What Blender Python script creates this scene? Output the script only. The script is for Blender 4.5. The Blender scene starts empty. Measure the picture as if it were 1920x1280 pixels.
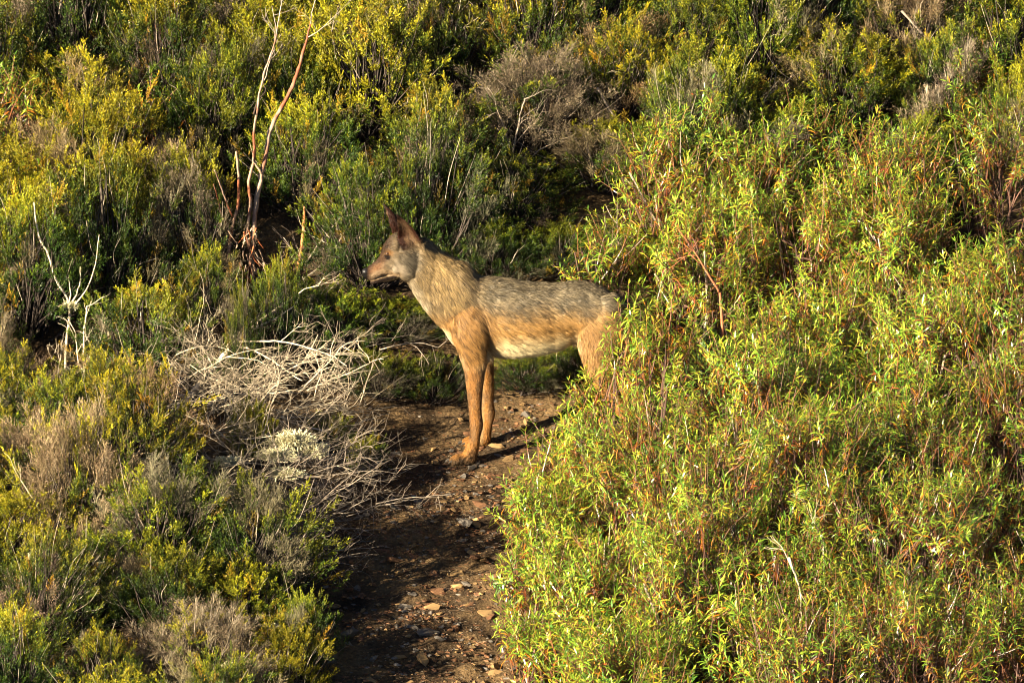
import bpy, math, time
import numpy as np
from mathutils import Vector
from mathutils.bvhtree import BVHTree
T0 = time.time()
SC = bpy.context.scene
COL = SC.collection
RNG = np.random.default_rng(11)

# ------------------------------------------------------------------ camera
PITCH, DIST, S = math.radians(12.0), 26.0, 0.0021          # S: metres per photo pixel at the wolf
FWD = np.array([0, math.cos(PITCH), -math.sin(PITCH)])
UPV = np.array([0, math.sin(PITCH), math.cos(PITCH)])
RGT = np.array([1.0, 0, 0])


def _P(px, py, Y, zt):
    c = np.array([0, 0, zt]) - FWD * DIST
    d = FWD * DIST + RGT * ((px - 960) * S) + UPV * ((640 - py) * S)
    return c + d * ((Y - c[1]) / d[1])


ZT = -_P(872, 870, -0.085, 0.0)[2]


def P(px, py, Y):
    """photo pixel -> world point on the plane y = Y"""
    return _P(px, py, Y, ZT)


CAMLOC = np.array([0, 0, ZT]) - FWD * DIST
cd = bpy.data.cameras.new('camera')
cd.sensor_width = 36.0
cd.lens = 36.0 * DIST / (1920 * S)
cd.clip_start, cd.clip_end = 1.0, 2000.0
cd.dof.use_dof = False
cd.dof.focus_distance = DIST
cd.dof.aperture_fstop = 9.0
cam = bpy.data.objects.new('camera', cd)
COL.objects.link(cam)
cam.location = CAMLOC
cam.rotation_euler = (math.pi / 2 - PITCH, 0, 0)
SC.camera = cam

# ------------------------------------------------------------------ light
SUN_AZ, SUN_EL = math.radians(51), math.radians(18)        # behind the camera, to its left
w = bpy.data.worlds.new('World')
SC.world = w
w.use_nodes = True
nt = w.node_tree
sky = nt.nodes.new('ShaderNodeTexSky')
sky.sky_type = 'NISHITA'
sky.sun_disc = False
sky.altitude = 1500.0
sky.air_density = 0.35
sky.dust_density = 0.3
sky.sun_elevation = SUN_EL
sky.sun_rotation = math.pi + SUN_AZ
nt.links.new(sky.outputs[0], nt.nodes['Background'].inputs[0])
nt.nodes['Background'].inputs[1].default_value = 0.05
sl = bpy.data.lights.new('sun', 'SUN')
sl.energy = 5.0
sl.angle = math.radians(0.5)
sl.color = (1.0, 0.86, 0.62)
sun = bpy.data.objects.new('sun', sl)
COL.objects.link(sun)
sp = Vector((-math.sin(SUN_AZ) * math.cos(SUN_EL), -math.cos(SUN_AZ) * math.cos(SUN_EL), math.sin(SUN_EL)))
sun.rotation_euler = (-sp).to_track_quat('-Z', 'Y').to_euler()
sun.location = sp * 40
VS = SC.view_settings
VS.view_transform = 'Standard'
VS.look = 'None'
VS.gamma = 1.0
VS.use_curve_mapping = False
VS.exposure = 2.15
SC.cycles.filter_width = 1.0
SC.cycles.max_bounces = 5
SC.cycles.diffuse_bounces = 1


# ------------------------------------------------------------------ helpers
def _hash(ix, iy, seed):
    h = (ix.astype(np.int64) * 374761393 + iy.astype(np.int64) * 668265263 + seed * 974711) & 0x7fffffff
    h = ((h ^ (h >> 13)) * 1274126177) & 0x7fffffff
    return ((h ^ (h >> 16)) & 0xffff) / 65535.0


def vnoise(x, y, seed=0):
    x, y = np.asarray(x, float), np.asarray(y, float)
    ix, iy = np.floor(x), np.floor(y)
    fx, fy = x - ix, y - iy
    fx, fy = fx * fx * (3 - 2 * fx), fy * fy * (3 - 2 * fy)
    a, b = _hash(ix, iy, seed), _hash(ix + 1, iy, seed)
    c, d = _hash(ix, iy + 1, seed), _hash(ix + 1, iy + 1, seed)
    return (a * (1 - fx) + b * fx) * (1 - fy) + (c * (1 - fx) + d * fx) * fy - 0.5


def sstep(a, b, x):
    t = np.clip((np.asarray(x, float) - a) / (b - a), 0, 1)
    return t * t * (3 - 2 * t)


def norm(v):
    v = np.asarray(v, float)
    return v / np.maximum(np.linalg.norm(v, axis=-1, keepdims=True), 1e-9)


class MB:
    """collects triangles with vertex colours and builds one mesh"""

    def __init__(self):
        self.v, self.f, self.c, self.n = [], [], [], 0

    def add(self, v, f, c):
        v = np.asarray(v, float).reshape(-1, 3)
        f = np.asarray(f, int).reshape(-1, 3)
        c = np.asarray(c, float)
        if c.ndim == 1:
            c = np.tile(c, (len(v), 1))
        self.v.append(v)
        self.f.append(f + self.n)
        self.c.append(c)
        self.n += len(v)

    def mesh(self, name, mat, smooth=False):
        me = bpy.data.meshes.new(name)
        v = np.concatenate(self.v)
        f = np.concatenate(self.f)
        c = np.concatenate(self.c)
        me.from_pydata(v.tolist(), [], f.tolist())
        ca = me.color_attributes.new('Col', 'FLOAT_COLOR', 'POINT')
        ca.data.foreach_set('color', np.concatenate([np.clip(c, 0, 1), np.ones((len(c), 1))], 1).astype(np.float32).ravel())
        if smooth:
            me.polygons.foreach_set('use_smooth', np.ones(len(f), bool))
        me.materials.append(mat)
        me.update()
        return me

    def build(self, name, mat, parent=None, smooth=False, kind=None):
        return link(name, self.mesh(name, mat, smooth), parent, kind)


def link(name, me, parent=None, kind=None, loc=None):
    o = bpy.data.objects.new(name, me)
    COL.objects.link(o)
    if parent is not None:
        o.parent = parent
    if kind:
        o['kind'] = kind
    if loc is not None:
        o.location = loc
    return o


def tag(o, label, cat, group=None):
    o['label'] = label
    o['category'] = cat
    if group:
        o['group'] = group
    return o


def thing(name, label, cat, loc=(0, 0, 0), rz=0.0, sc=1.0, group=None):
    o = bpy.data.objects.new(name, None)
    COL.objects.link(o)
    o.empty_display_size = 0.1
    o.location = loc
    o.rotation_euler = (0, 0, rz)
    o.scale = (sc, sc, sc) if np.isscalar(sc) else sc
    return tag(o, label, cat, group)


def tube(mb, pts, rad, col, sides=5, jit=0.0, rng=RNG):
    pts = np.asarray(pts, float)
    n = len(pts)
    rad = np.interp(np.linspace(0, 1, n), np.linspace(0, 1, len(np.atleast_1d(rad))), np.atleast_1d(rad))
    tan = norm(np.gradient(pts, axis=0))
    ref = np.array([0.31, 0.17, 0.93]) if abs(tan[0] @ np.array([0.31, 0.17, 0.93])) < 0.9 else np.array([0.9, 0.3, 0.1])
    u = norm(np.cross(tan, ref))
    v = np.cross(tan, u)
    a = np.arange(sides) * 2 * math.pi / sides
    rr = rad[:, None] * (1 + jit * (rng.random((n, sides)) - 0.5))
    ring = pts[:, None] + rr[..., None] * (np.cos(a)[None, :, None] * u[:, None] + np.sin(a)[None, :, None] * v[:, None])
    V = np.concatenate([ring.reshape(-1, 3), pts[-1:] + tan[-1:] * rad[-1], pts[:1]])
    f = []
    i = np.arange(n - 1)[:, None] * sides
    k = np.arange(sides)[None]
    k2 = (k + 1) % sides
    f.append(np.stack([i + k, i + k2, i + sides + k2], -1).reshape(-1, 3))
    f.append(np.stack([i + k, i + sides + k2, i + sides + k], -1).reshape(-1, 3))
    e = (n - 1) * sides
    f.append(np.stack([e + k[0], e + k2[0], np.full(sides, n * sides)], -1))
    f.append(np.stack([k2[0], k[0], np.full(sides, n * sides + 1)], -1))
    col = np.asarray(col, float)
    if col.ndim == 2:
        cc = np.repeat(col, sides, 0)
        cc = np.concatenate([cc, col[-1:], col[:1]])
    else:
        cc = np.tile(col, (len(V), 1))
        cc *= (0.85 + 0.3 * rng.random((len(V), 1)))
    mb.add(V, np.concatenate(f), cc)


def smooth_path(pts, k=4):
    """Catmull-Rom through the given rows"""
    p = np.asarray(pts, float)
    if len(p) < 3:
        return p
    q = np.concatenate([2 * p[:1] - p[1:2], p, 2 * p[-1:] - p[-2:-1]])
    out = []
    for i in range(1, len(q) - 2):
        for t in np.arange(k) / k:
            a, b, c, d = q[i - 1], q[i], q[i + 1], q[i + 2]
            out.append(0.5 * (2 * b + (c - a) * t + (2 * a - 5 * b + 4 * c - d) * t * t + (3 * b - a - 3 * c + d) * t ** 3))
    out.append(p[-1])
    return np.array(out)


def perp(d):
    r = np.where(np.abs(d[:, 2:3]) < 0.9, np.array([[0, 0, 1.0]]), np.array([[1.0, 0, 0]]))
    u = norm(np.cross(d, r))
    return u, np.cross(d, u)


def rand_dirs(n, rng):
    return norm(rng.normal(size=(n, 3)))


# ------------------------------------------------------------------ materials
def mat_attr(name, rough=0.6, trans=0.0, spec=0.4, noise_scale=None, noise_amt=0.3, bump=0.0, objcol=True, sheen=0.0):
    m = bpy.data.materials.new(name)
    m.use_nodes = True
    t = m.node_tree
    b = t.nodes['Principled BSDF']
    b.inputs['Roughness'].default_value = rough
    b.inputs['Specular IOR Level'].default_value = spec
    if sheen:
        b.inputs['Sheen Weight'].default_value = sheen
    at = t.nodes.new('ShaderNodeAttribute')
    at.attribute_name = 'Col'
    src = at.outputs['Color']
    if objcol:
        oi = t.nodes.new('ShaderNodeObjectInfo')
        mx = t.nodes.new('ShaderNodeMix')
        mx.data_type = 'RGBA'
        mx.blend_type = 'MULTIPLY'
        mx.inputs[0].default_value = 1.0
        t.links.new(src, mx.inputs[6])
        t.links.new(oi.outputs['Color'], mx.inputs[7])
        src = mx.outputs[2]
    if noise_scale:
        tc = t.nodes.new('ShaderNodeTexCoord')
        nz = t.nodes.new('ShaderNodeTexNoise')
        nz.inputs['Scale'].default_value = noise_scale
        nz.inputs['Detail'].default_value = 6
        t.links.new(tc.outputs['Object'], nz.inputs['Vector'])
        mr = t.nodes.new('ShaderNodeMapRange')
        mr.inputs[1].default_value, mr.inputs[2].default_value = 0.3, 0.7
        mr.inputs[3].default_value, mr.inputs[4].default_value = 1 - noise_amt, 1 + noise_amt
        t.links.new(nz.outputs[0], mr.inputs[0])
        m2 = t.nodes.new('ShaderNodeMix')
        m2.data_type = 'RGBA'
        m2.blend_type = 'MULTIPLY'
        m2.inputs[0].default_value = 1.0
        t.links.new(src, m2.inputs[6])
        t.links.new(mr.outputs[0], m2.inputs[7])
        src = m2.outputs[2]
        if bump:
            bp = t.nodes.new('ShaderNodeBump')
            bp.inputs['Strength'].default_value = bump
            bp.inputs['Distance'].default_value = 0.01
            t.links.new(nz.outputs[0], bp.inputs['Height'])
            t.links.new(bp.outputs[0], b.inputs['Normal'])
    t.links.new(src, b.inputs['Base Color'])
    if trans:
        tr = t.nodes.new('ShaderNodeBsdfTranslucent')
        t.links.new(src, tr.inputs['Color'])
        ms = t.nodes.new('ShaderNodeMixShader')
        ms.inputs[0].default_value = trans
        t.links.new(b.outputs[0], ms.inputs[1])
        t.links.new(tr.outputs[0], ms.inputs[2])
        t.links.new(ms.outputs[0], t.nodes['Material Output'].inputs['Surface'])
    return m


M_NEEDLE = mat_attr('heather_needles', 0.5, 0.15, 0.35)
M_LEAF = mat_attr('rockrose_leaves', 0.36, 0.15, 0.6)
M_WOOD = mat_attr('weathered_wood', 0.8, 0, 0.25, 60, 0.3, 0.5)
M_BARK = mat_attr('peeling_bark', 0.65, 0, 0.35, 45, 0.4, 0.5)
M_TWIG = mat_attr('dry_twigs', 0.85, 0, 0.2)
M_LICHEN = mat_attr('lichen', 0.9, 0.15, 0.15)
M_STONE = mat_attr('schist', 0.75, 0, 0.35, 55, 0.35, 0.6)
M_LITTER = mat_attr('litter', 0.85, 0, 0.2)
M_FUR = mat_attr('fur', 0.55, 0, 0.3, objcol=False)
M_SKIN = mat_attr('hide', 0.8, 0, 0.1, 120, 0.35, 0.6, objcol=False)
M_GLOSS = mat_attr('wet_dark', 0.15, 0, 0.6, objcol=False)
M_HORN = mat_attr('claw_horn', 0.4, 0, 0.5, objcol=False)


def mat_ground():
    m = bpy.data.materials.new('soil')
    m.use_nodes = True
    t = m.node_tree
    b = t.nodes['Principled BSDF']
    b.inputs['Roughness'].default_value = 0.9
    b.inputs['Specular IOR Level'].default_value = 0.2
    tc = t.nodes.new('ShaderNodeTexCoord')

    def nz(scale, det=8):
        n = t.nodes.new('ShaderNodeTexNoise')
        n.inputs['Scale'].default_value = scale
        n.inputs['Detail'].default_value = det
        n.inputs['Roughness'].default_value = 0.65
        t.links.new(tc.outputs['Object'], n.inputs['Vector'])
        return n

    def ramp(n, stops):
        r = t.nodes.new('ShaderNodeValToRGB')
        e = r.color_ramp.elements
        e[0].position, e[0].color = stops[0][0], (*stops[0][1], 1)
        e[1].position, e[1].color = stops[-1][0], (*stops[-1][1], 1)
        for p, c in stops[1:-1]:
            k = e.new(p)
            k.color = (*c, 1)
        t.links.new(n.outputs[0], r.inputs[0])
        return r
    a = ramp(nz(3.0), [(0.32, (0.040, 0.025, 0.014)), (0.48, (0.088, 0.057, 0.030)), (0.66, (0.24, 0.155, 0.072))])
    f = nz(70)
    fr = ramp(f, [(0.3, (0.35, 0.33, 0.3)), (0.55, (0.9, 0.88, 0.85)), (0.75, (1.5, 1.4, 1.25))])
    mx = t.nodes.new('ShaderNodeMix')
    mx.data_type = 'RGBA'
    mx.blend_type = 'MULTIPLY'
    mx.inputs[0].default_value = 1.0
    t.links.new(a.outputs[0], mx.inputs[6])
    t.links.new(fr.outputs[0], mx.inputs[7])
    t.links.new(mx.outputs[2], b.inputs['Base Color'])
    bp = t.nodes.new('ShaderNodeBump')
    bp.inputs['Strength'].default_value = 0.9
    bp.inputs['Distance'].default_value = 0.02
    t.links.new(f.outputs[0], bp.inputs['Height'])
    t.links.new(bp.outputs[0], b.inputs['Normal'])
    return m


# ------------------------------------------------------------------ ground
def path_x(y):
    return np.interp(y, [-6, -2.2, -1.2, -0.4, 0.1, 0.5, 1.2, 2.5], [-0.6, -0.33, -0.32, -0.22, -0.05, 0.35, 1.1, 2.4])


def path_hw(y):
    return np.interp(y, [-6, -2.2, -1.2, -0.5, 0.1, 1.5], [0.45, 0.42, 0.33, 0.36, 0.42, 0.3])


def hgt(x, y):
    x, y = np.asarray(x, float), np.asarray(y, float)
    yy = np.clip(y, -40, 60)
    z = 0.2 * yy + 0.017 + 0.30 * np.clip(yy - 0.35, 0, None)
    off = np.abs(x - path_x(y)) - path_hw(y)
    bank = sstep(0.0, 0.5, off)
    z = z + 0.10 * bank * sstep(5, 2, np.abs(y))
    calm = np.exp(-(((x - 0.12) / 0.6) ** 2 + (y / 0.28) ** 2))
    n = 0.10 * vnoise(x * 0.9, y * 0.9, 3) * bank + (0.07 * vnoise(x * 3.1, y * 3.1, 5) + 0.045 * np.abs(vnoise(x * 7 + 2 * y, y * 13, 16)) + 0.026 * vnoise(x * 14, y * 19, 6) + 0.014 * vnoise(x * 34, y * 34, 7))
    n = n + 1.2 * vnoise(x * 0.05, y * 0.05, 9) * sstep(8, 40, np.hypot(x, y))
    return z + n * (1 - 0.92 * calm)


def H(x, y):
    return float(hgt(np.array([x]), np.array([y]))[0])


def ground_hit(px, py):
    lo = CAMLOC
    d = P(px, py, 0.0) - CAMLOC
    ts = np.linspace(0.8, 1.6, 2400)
    q = lo[None] + ts[:, None] * d[None]
    below = q[:, 2] < hgt(q[:, 0], q[:, 1])
    i = int(np.argmax(below)) if below.any() else len(ts) - 1
    return q[i]


def axis(lo, hi, step, far):
    mid = np.arange(lo, hi + 1e-6, step)
    g = step * 1.18 ** np.arange(1, 60)
    ext = np.cumsum(g)
    ext = ext[ext < far]
    return np.concatenate([lo - ext[::-1], mid, hi + ext])


gx, gy = axis(-2.4, 2.4, 0.022, 260), axis(-2.8, 2.2, 0.022, 260)
XX, YY = np.meshgrid(gx, gy)
ZZ = hgt(XX, YY)
nx, ny = len(gx), len(gy)
ii = (np.arange(ny - 1)[:, None] * nx + np.arange(nx - 1)[None]).ravel()
gf = np.concatenate([np.stack([ii, ii + 1, ii + nx + 1], 1), np.stack([ii, ii + nx + 1, ii + nx], 1)])
gb = MB()
gb.add(np.stack([XX, YY, ZZ], -1).reshape(-1, 3), gf, np.array([0.2, 0.12, 0.06]))
gb.build('ground', mat_ground(), smooth=True, kind='structure')

# ------------------------------------------------------------------ the wolf
YN, YF = -0.085, 0.085                                     # near and far pair of legs


def loft(mb, secs, k=4, sides=22, egg=0.0):
    """secs: rows of centre(3) + A(3) + B(3); closed loft with domed ends"""
    s = smooth_path(np.array([np.concatenate(x) for x in secs]), k)
    c, A, B = s[:, 0:3], s[:, 3:6], s[:, 6:9]
    a = np.arange(sides) * 2 * math.pi / sides
    ca, sa = np.cos(a), np.sin(a)
    wid = 1 + egg * ca
    ring = c[:, None] + ca[None, :, None] * A[:, None] + (sa * wid)[None, :, None] * B[:, None]
    n = len(c)
    t0, t1 = norm(c[0] - c[1]), norm(c[-1] - c[-2])
    e0 = c[0] + t0 * 0.5 * np.linalg.norm(B[0])
    e1 = c[-1] + t1 * 0.5 * np.linalg.norm(B[-1])
    V = np.concatenate([ring.reshape(-1, 3), e1[None], e0[None]])
    i = np.arange(n - 1)[:, None] * sides
    kk = np.arange(sides)[None]
    k2 = (kk + 1) % sides
    e = (n - 1) * sides
    f = [np.stack([i + kk, i + k2, i + sides + k2], -1).reshape(-1, 3), np.stack([i + kk, i + sides + k2, i + sides + kk], -1).reshape(-1, 3),
         np.stack([e + kk[0], e + k2[0], np.full(sides, n * sides)], -1), np.stack([k2[0], kk[0], np.full(sides, n * sides + 1)], -1)]
    F = np.concatenate(f)
    # outward winding
    vol = np.einsum('ij,ij->i', V[F[:, 0]], np.cross(V[F[:, 1]], V[F[:, 2]])).sum()
    if vol < 0:
        F = F[:, ::-1]
    mb.add(V, F, np.array([0.3, 0.2, 0.1]))


def slices(rows, shrink=0.012, yoff=lambda px: 0.0):
    """rows: top px, bottom px, half width -> loft sections"""
    out = []
    for (x0, y0, x1, y1, hw) in rows:
        yc = yoff((x0 + x1) / 2)
        a, b = P(x0, y0, yc), P(x1, y1, yc)
        A = (a - b) / 2
        L = np.linalg.norm(A)
        A = A * max(0.3, (L - shrink) / L)
        out.append(((a + b) / 2, A, np.array([0, hw, 0.0])))
    return out


def limb(rows):
    """rows: centre px, Y, half size along x, half size across"""
    out = []
    pts = np.array([P(r[0], r[1], r[2]) for r in rows])
    tan = norm(np.gradient(pts, axis=0))
    for p, t, r in zip(pts, tan, rows):
        A = norm(np.array([t[2], 0, -t[0]])) * r[3]
        out.append((p, A, np.array([0, r[4], 0.0])))
    return out


def head_y(px):
    return -0.20 * np.clip(790 - px, 0, None) * S


wb = MB()
trunk = [(1178, 590, 1174, 632, .045), (1162, 563, 1160, 655, .080), (1128, 535, 1132, 668, .100), (1084, 524, 1080, 648, .096), (1042, 527, 1046, 660, .104),
         (1000, 526, 1000, 670, .120), (960, 520, 955, 674, .124), (928, 516, 922, 672, .117), (897, 511, 882, 664, .110), (872, 490, 850, 648, .104),
         (847, 478, 829, 620, .091), (823, 463, 808, 597, .075), (802, 447, 787, 568, .071), (786, 443, 768, 541, .070), (772, 452, 755, 526, .066)]
loft(wb, slices(trunk), egg=0.06)
head = [(800, 455, 775, 528, .060), (780, 444, 762, 527, .068), (762, 436, 748, 523, .070), (745, 434, 738, 518, .064), (731, 441, 731, 517, .055), (720, 455, 724, 517, .044),
        (712, 476, 717, 519, .033), (703, 487, 709, 523, .0275), (694, 494, 700, 527, .0245), (685, 500, 690, 527, .022), (679, 506, 682, 523, .016)]
loft(wb, slices(head, 0.005, head_y), egg=-0.12)
# lower lip and jaw give the mouth a step
loft(wb, slices([(745, 512, 742, 522, .034), (725, 516, 724, 527, .026), (708, 521, 708, 531, .018), (695, 526, 696, 533, .013)], 0.001, head_y), sides=14)
# brow and cheek
for sgn in (-1, 1):
    loft(wb, [(P(722, 462, 0) + np.array([0, head_y(722) + sgn * .036, 0]), np.array([0, 0, .012]), np.array([0, .012, 0])),
              (P(742, 458, 0) + np.array([0, head_y(742) + sgn * .048, 0]), np.array([0, 0, .016]), np.array([0, .014, 0]))], sides=12)
    loft(wb, [(P(738, 492, 0) + np.array([0, head_y(738) + sgn * .046, 0]), np.array([0, 0, .026]), np.array([0, .016, 0])),
              (P(760, 492, 0) + np.array([0, head_y(760) + sgn * .050, 0]), np.array([0, 0, .040]), np.array([0, .020, 0])),
              (P(778, 500, 0) + np.array([0, head_y(778) + sgn * .042, 0]), np.array([0, 0, .035]), np.array([0, .018, 0]))], sides=14)
# near fore leg (shoulder, elbow, wrist) and far fore leg
loft(wb, limb([(893, 540, YN + .04, .040, .03), (885, 580, YN + .010, .066, .042), (881, 622, YN - .010, .068, .046), (886, 655, YN - .006, .055, .044), (890, 683, YN, .046, .038), (890, 708, YN, .037, .032),
               (890, 738, YN, .030, .026), (891, 770, YN, .0250, .0225), (893, 796, YN, .0265, .0255), (891, 815, YN, .0215, .0215), (887, 835, YN, .0245, .025), (880, 856, YN, .03, .03)]))
loft(wb, limb([(896, 600, YF + .01, .07, .045), (902, 650, YF, .05, .04), (908, 690, YF, .038, .034), (912, 730, YF, .030, .026), (914, 756, YF, .025, .023), (916, 775, YF, .0265, .0255), (914, 792, YF, .0215, .0215), (910, 808, YF, .0245, .025), (907, 822, YF, .03, .03)]))
# elbow point
loft(wb, limb([(905, 655, YN, .02, .02), (913, 672, YN, .018, .018)]), sides=10)


def paw(px, Y, length=.085, hw=.034):
    x = P(px, 860, Y)[0]
    z = H(x - .03, Y)
    loft(wb, [(np.array([x + .022, Y, z + .022]), np.array([0, 0, .02]), np.array([0, hw * .75, 0])),
              (np.array([x, Y, z + .026]), np.array([0, 0, .026]), np.array([0, hw, 0])),
              (np.array([x - .03, Y, z + .021]), np.array([0, 0, .021]), np.array([0, hw * .95, 0]))], sides=16)
    toes = []
    for k, (dy, dx) in enumerate(((-.026, .006), (-.0095, -.006), (.0095, -.006), (.026, .006))):
        bx = x - .028
        loft(wb, [(np.array([bx, Y + dy * .8, z + .022]), np.array([0, 0, .017]), np.array([0, .0105, 0])),
                  (np.array([bx - .022 + dx, Y + dy, z + .021]), np.array([0, 0, .0155]), np.array([0, .0105, 0])),
                  (np.array([bx - .040 + dx, Y + dy, z + .012]), np.array([0, 0, .010]), np.array([0, .0085, 0]))], sides=10)
        toes.append((bx - .047 + dx, Y + dy, z + .012))
    return toes


claws = paw(878, YN) + paw(902, YF)
# hind legs: thigh, knee forward, hock back, near-vertical shank
for Y, dx in ((YN, 0), (YF, 8)):
    dy = 0 if Y < 0 else -32
    loft(wb, limb([(1142 + dx, 560, Y * .5, .050, .04), (1130 + dx, 605, Y * .68, .090, .052), (1123 + dx, 645, Y * .78, .082, .050), (1121 + dx, 682 + dy * .3, Y * .9, .054, .040), (1132 + dx, 714 + dy * .5, Y, .043, .034),
                   (1148 + dx, 742 + dy * .7, Y, .034, .028), (1167 + dx, 768 + dy, Y, .029, .024), (1181 + dx, 788 + dy, Y, .026, .022), (1183 + dx, 808 + dy, Y, .0235, .022), (1181 + dx, 830 + dy, Y, .022, .022), (1176 + dx, 852 + dy, Y, .027, .027)]))
    loft(wb, limb([(1180 + dx, 768 + dy, Y, .012, .012), (1190 + dx, 786 + dy, Y, .013, .013), (1186 + dx, 806 + dy, Y, .011, .012)]), sides=10)
    claws += paw(1166 + dx, Y)
# tail
loft(wb, limb([(1164, 572, 0, .028, .028), (1182, 600, 0, .034, .034), (1192, 650, 0, .044, .042), (1196, 700, 0, .046, .044), (1196, 745, 0, .034, .032), (1194, 775, 0, .012, .012)]))


def ear(base, tip, n, W, thick=.0085):
    a = tip - base
    n = np.asarray(n, float)
    n = norm(n - a * (n @ a) / (a @ a))
    wv = norm(np.cross(a, n))
    nt_, ns_ = 14, 11
    front, back = [], []
    for i in range(nt_):
        t = i / (nt_ - 1)
        wd = W * ((1 - t) ** 0.75) * (1 + 0.35 * math.sin(math.pi * min(t * 1.3, 1)))
        for j in range(ns_):
            s_ = -1 + 2 * j / (ns_ - 1)
            c = base + a * t + wv * wd * s_ + n * (wd * .75 * s_ * s_ - .35 * wd - .012 * math.sin(math.pi * t))
            front.append(c + n * thick * .5)
            back.append(c - n * thick * .5)
    V = np.array(front + back)
    m = nt_ * ns_
    F = []
    for i in range(nt_ - 1):
        for j in range(ns_ - 1):
            q = i * ns_ + j
            F += [(q, q + 1, q + ns_ + 1), (q, q + ns_ + 1, q + ns_), (m + q, m + q + ns_ + 1, m + q + 1), (m + q, m + q + ns_, m + q + ns_ + 1)]
    edge = [(i * ns_, (i + 1) * ns_) for i in range(nt_ - 1)][::-1]
    loop = [i * ns_ for i in range(nt_)] + [(nt_ - 1) * ns_ + j for j in range(1, ns_)] + [i * ns_ + ns_ - 1 for i in range(nt_ - 2, -1, -1)] + [j for j in range(ns_ - 2, 0, -1)]
    for p_, q_ in zip(loop, loop[1:] + loop[:1]):
        F += [(p_, q_, m + q_), (p_, m + q_, m + p_)]
    F = np.array(F)
    vol = np.einsum('ij,ij->i', V[F[:, 0]], np.cross(V[F[:, 1]], V[F[:, 2]])).sum()
    if vol < 0:
        F = F[:, ::-1]
    wb.add(V, F, np.array([0.3, 0.2, 0.1]))


EAR_N = (P(777, 463, -.055), P(743, 401, -.078))
EAR_F = (P(748, 440, .035), P(717, 380, .050))
ear(EAR_N[0], EAR_N[1], (-.45, -.88, .05), .043)
ear(EAR_F[0], EAR_F[1], (-.93, .35, .05), .032)

tmp = wb.build('wolf_blocking', M_SKIN)
md = tmp.modifiers.new('r', 'REMESH')
md.mode = 'VOXEL'
md.voxel_size = 0.0042
md = tmp.modifiers.new('s', 'SMOOTH')
md.factor, md.iterations = 0.5, 6
dg = bpy.context.evaluated_depsgraph_get()
bm_me = bpy.data.meshes.new_from_object(tmp.evaluated_get(dg))
bpy.data.objects.remove(tmp)
bm_me.name = 'body'
nv = len(bm_me.vertices)
BV = np.empty(nv * 3)
bm_me.vertices.foreach_get('co', BV)
BV = BV.reshape(-1, 3)


def to_px(v):
    d = v - CAMLOC
    f = d @ FWD
    return 960 + (d @ RGT) / f * DIST / S, 640 - (d @ UPV) / f * DIST / S


def seg_d(px, py, poly):
    best = np.full(len(px), 1e9)
    for (x0, y0), (x1, y1) in zip(poly[:-1], poly[1:]):
        dx, dy = x1 - x0, y1 - y0
        t = np.clip(((px - x0) * dx + (py - y0) * dy) / (dx * dx + dy * dy), 0, 1)
        best = np.minimum(best, np.hypot(px - x0 - dx * t, py - y0 - dy * t))
    return best


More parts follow.
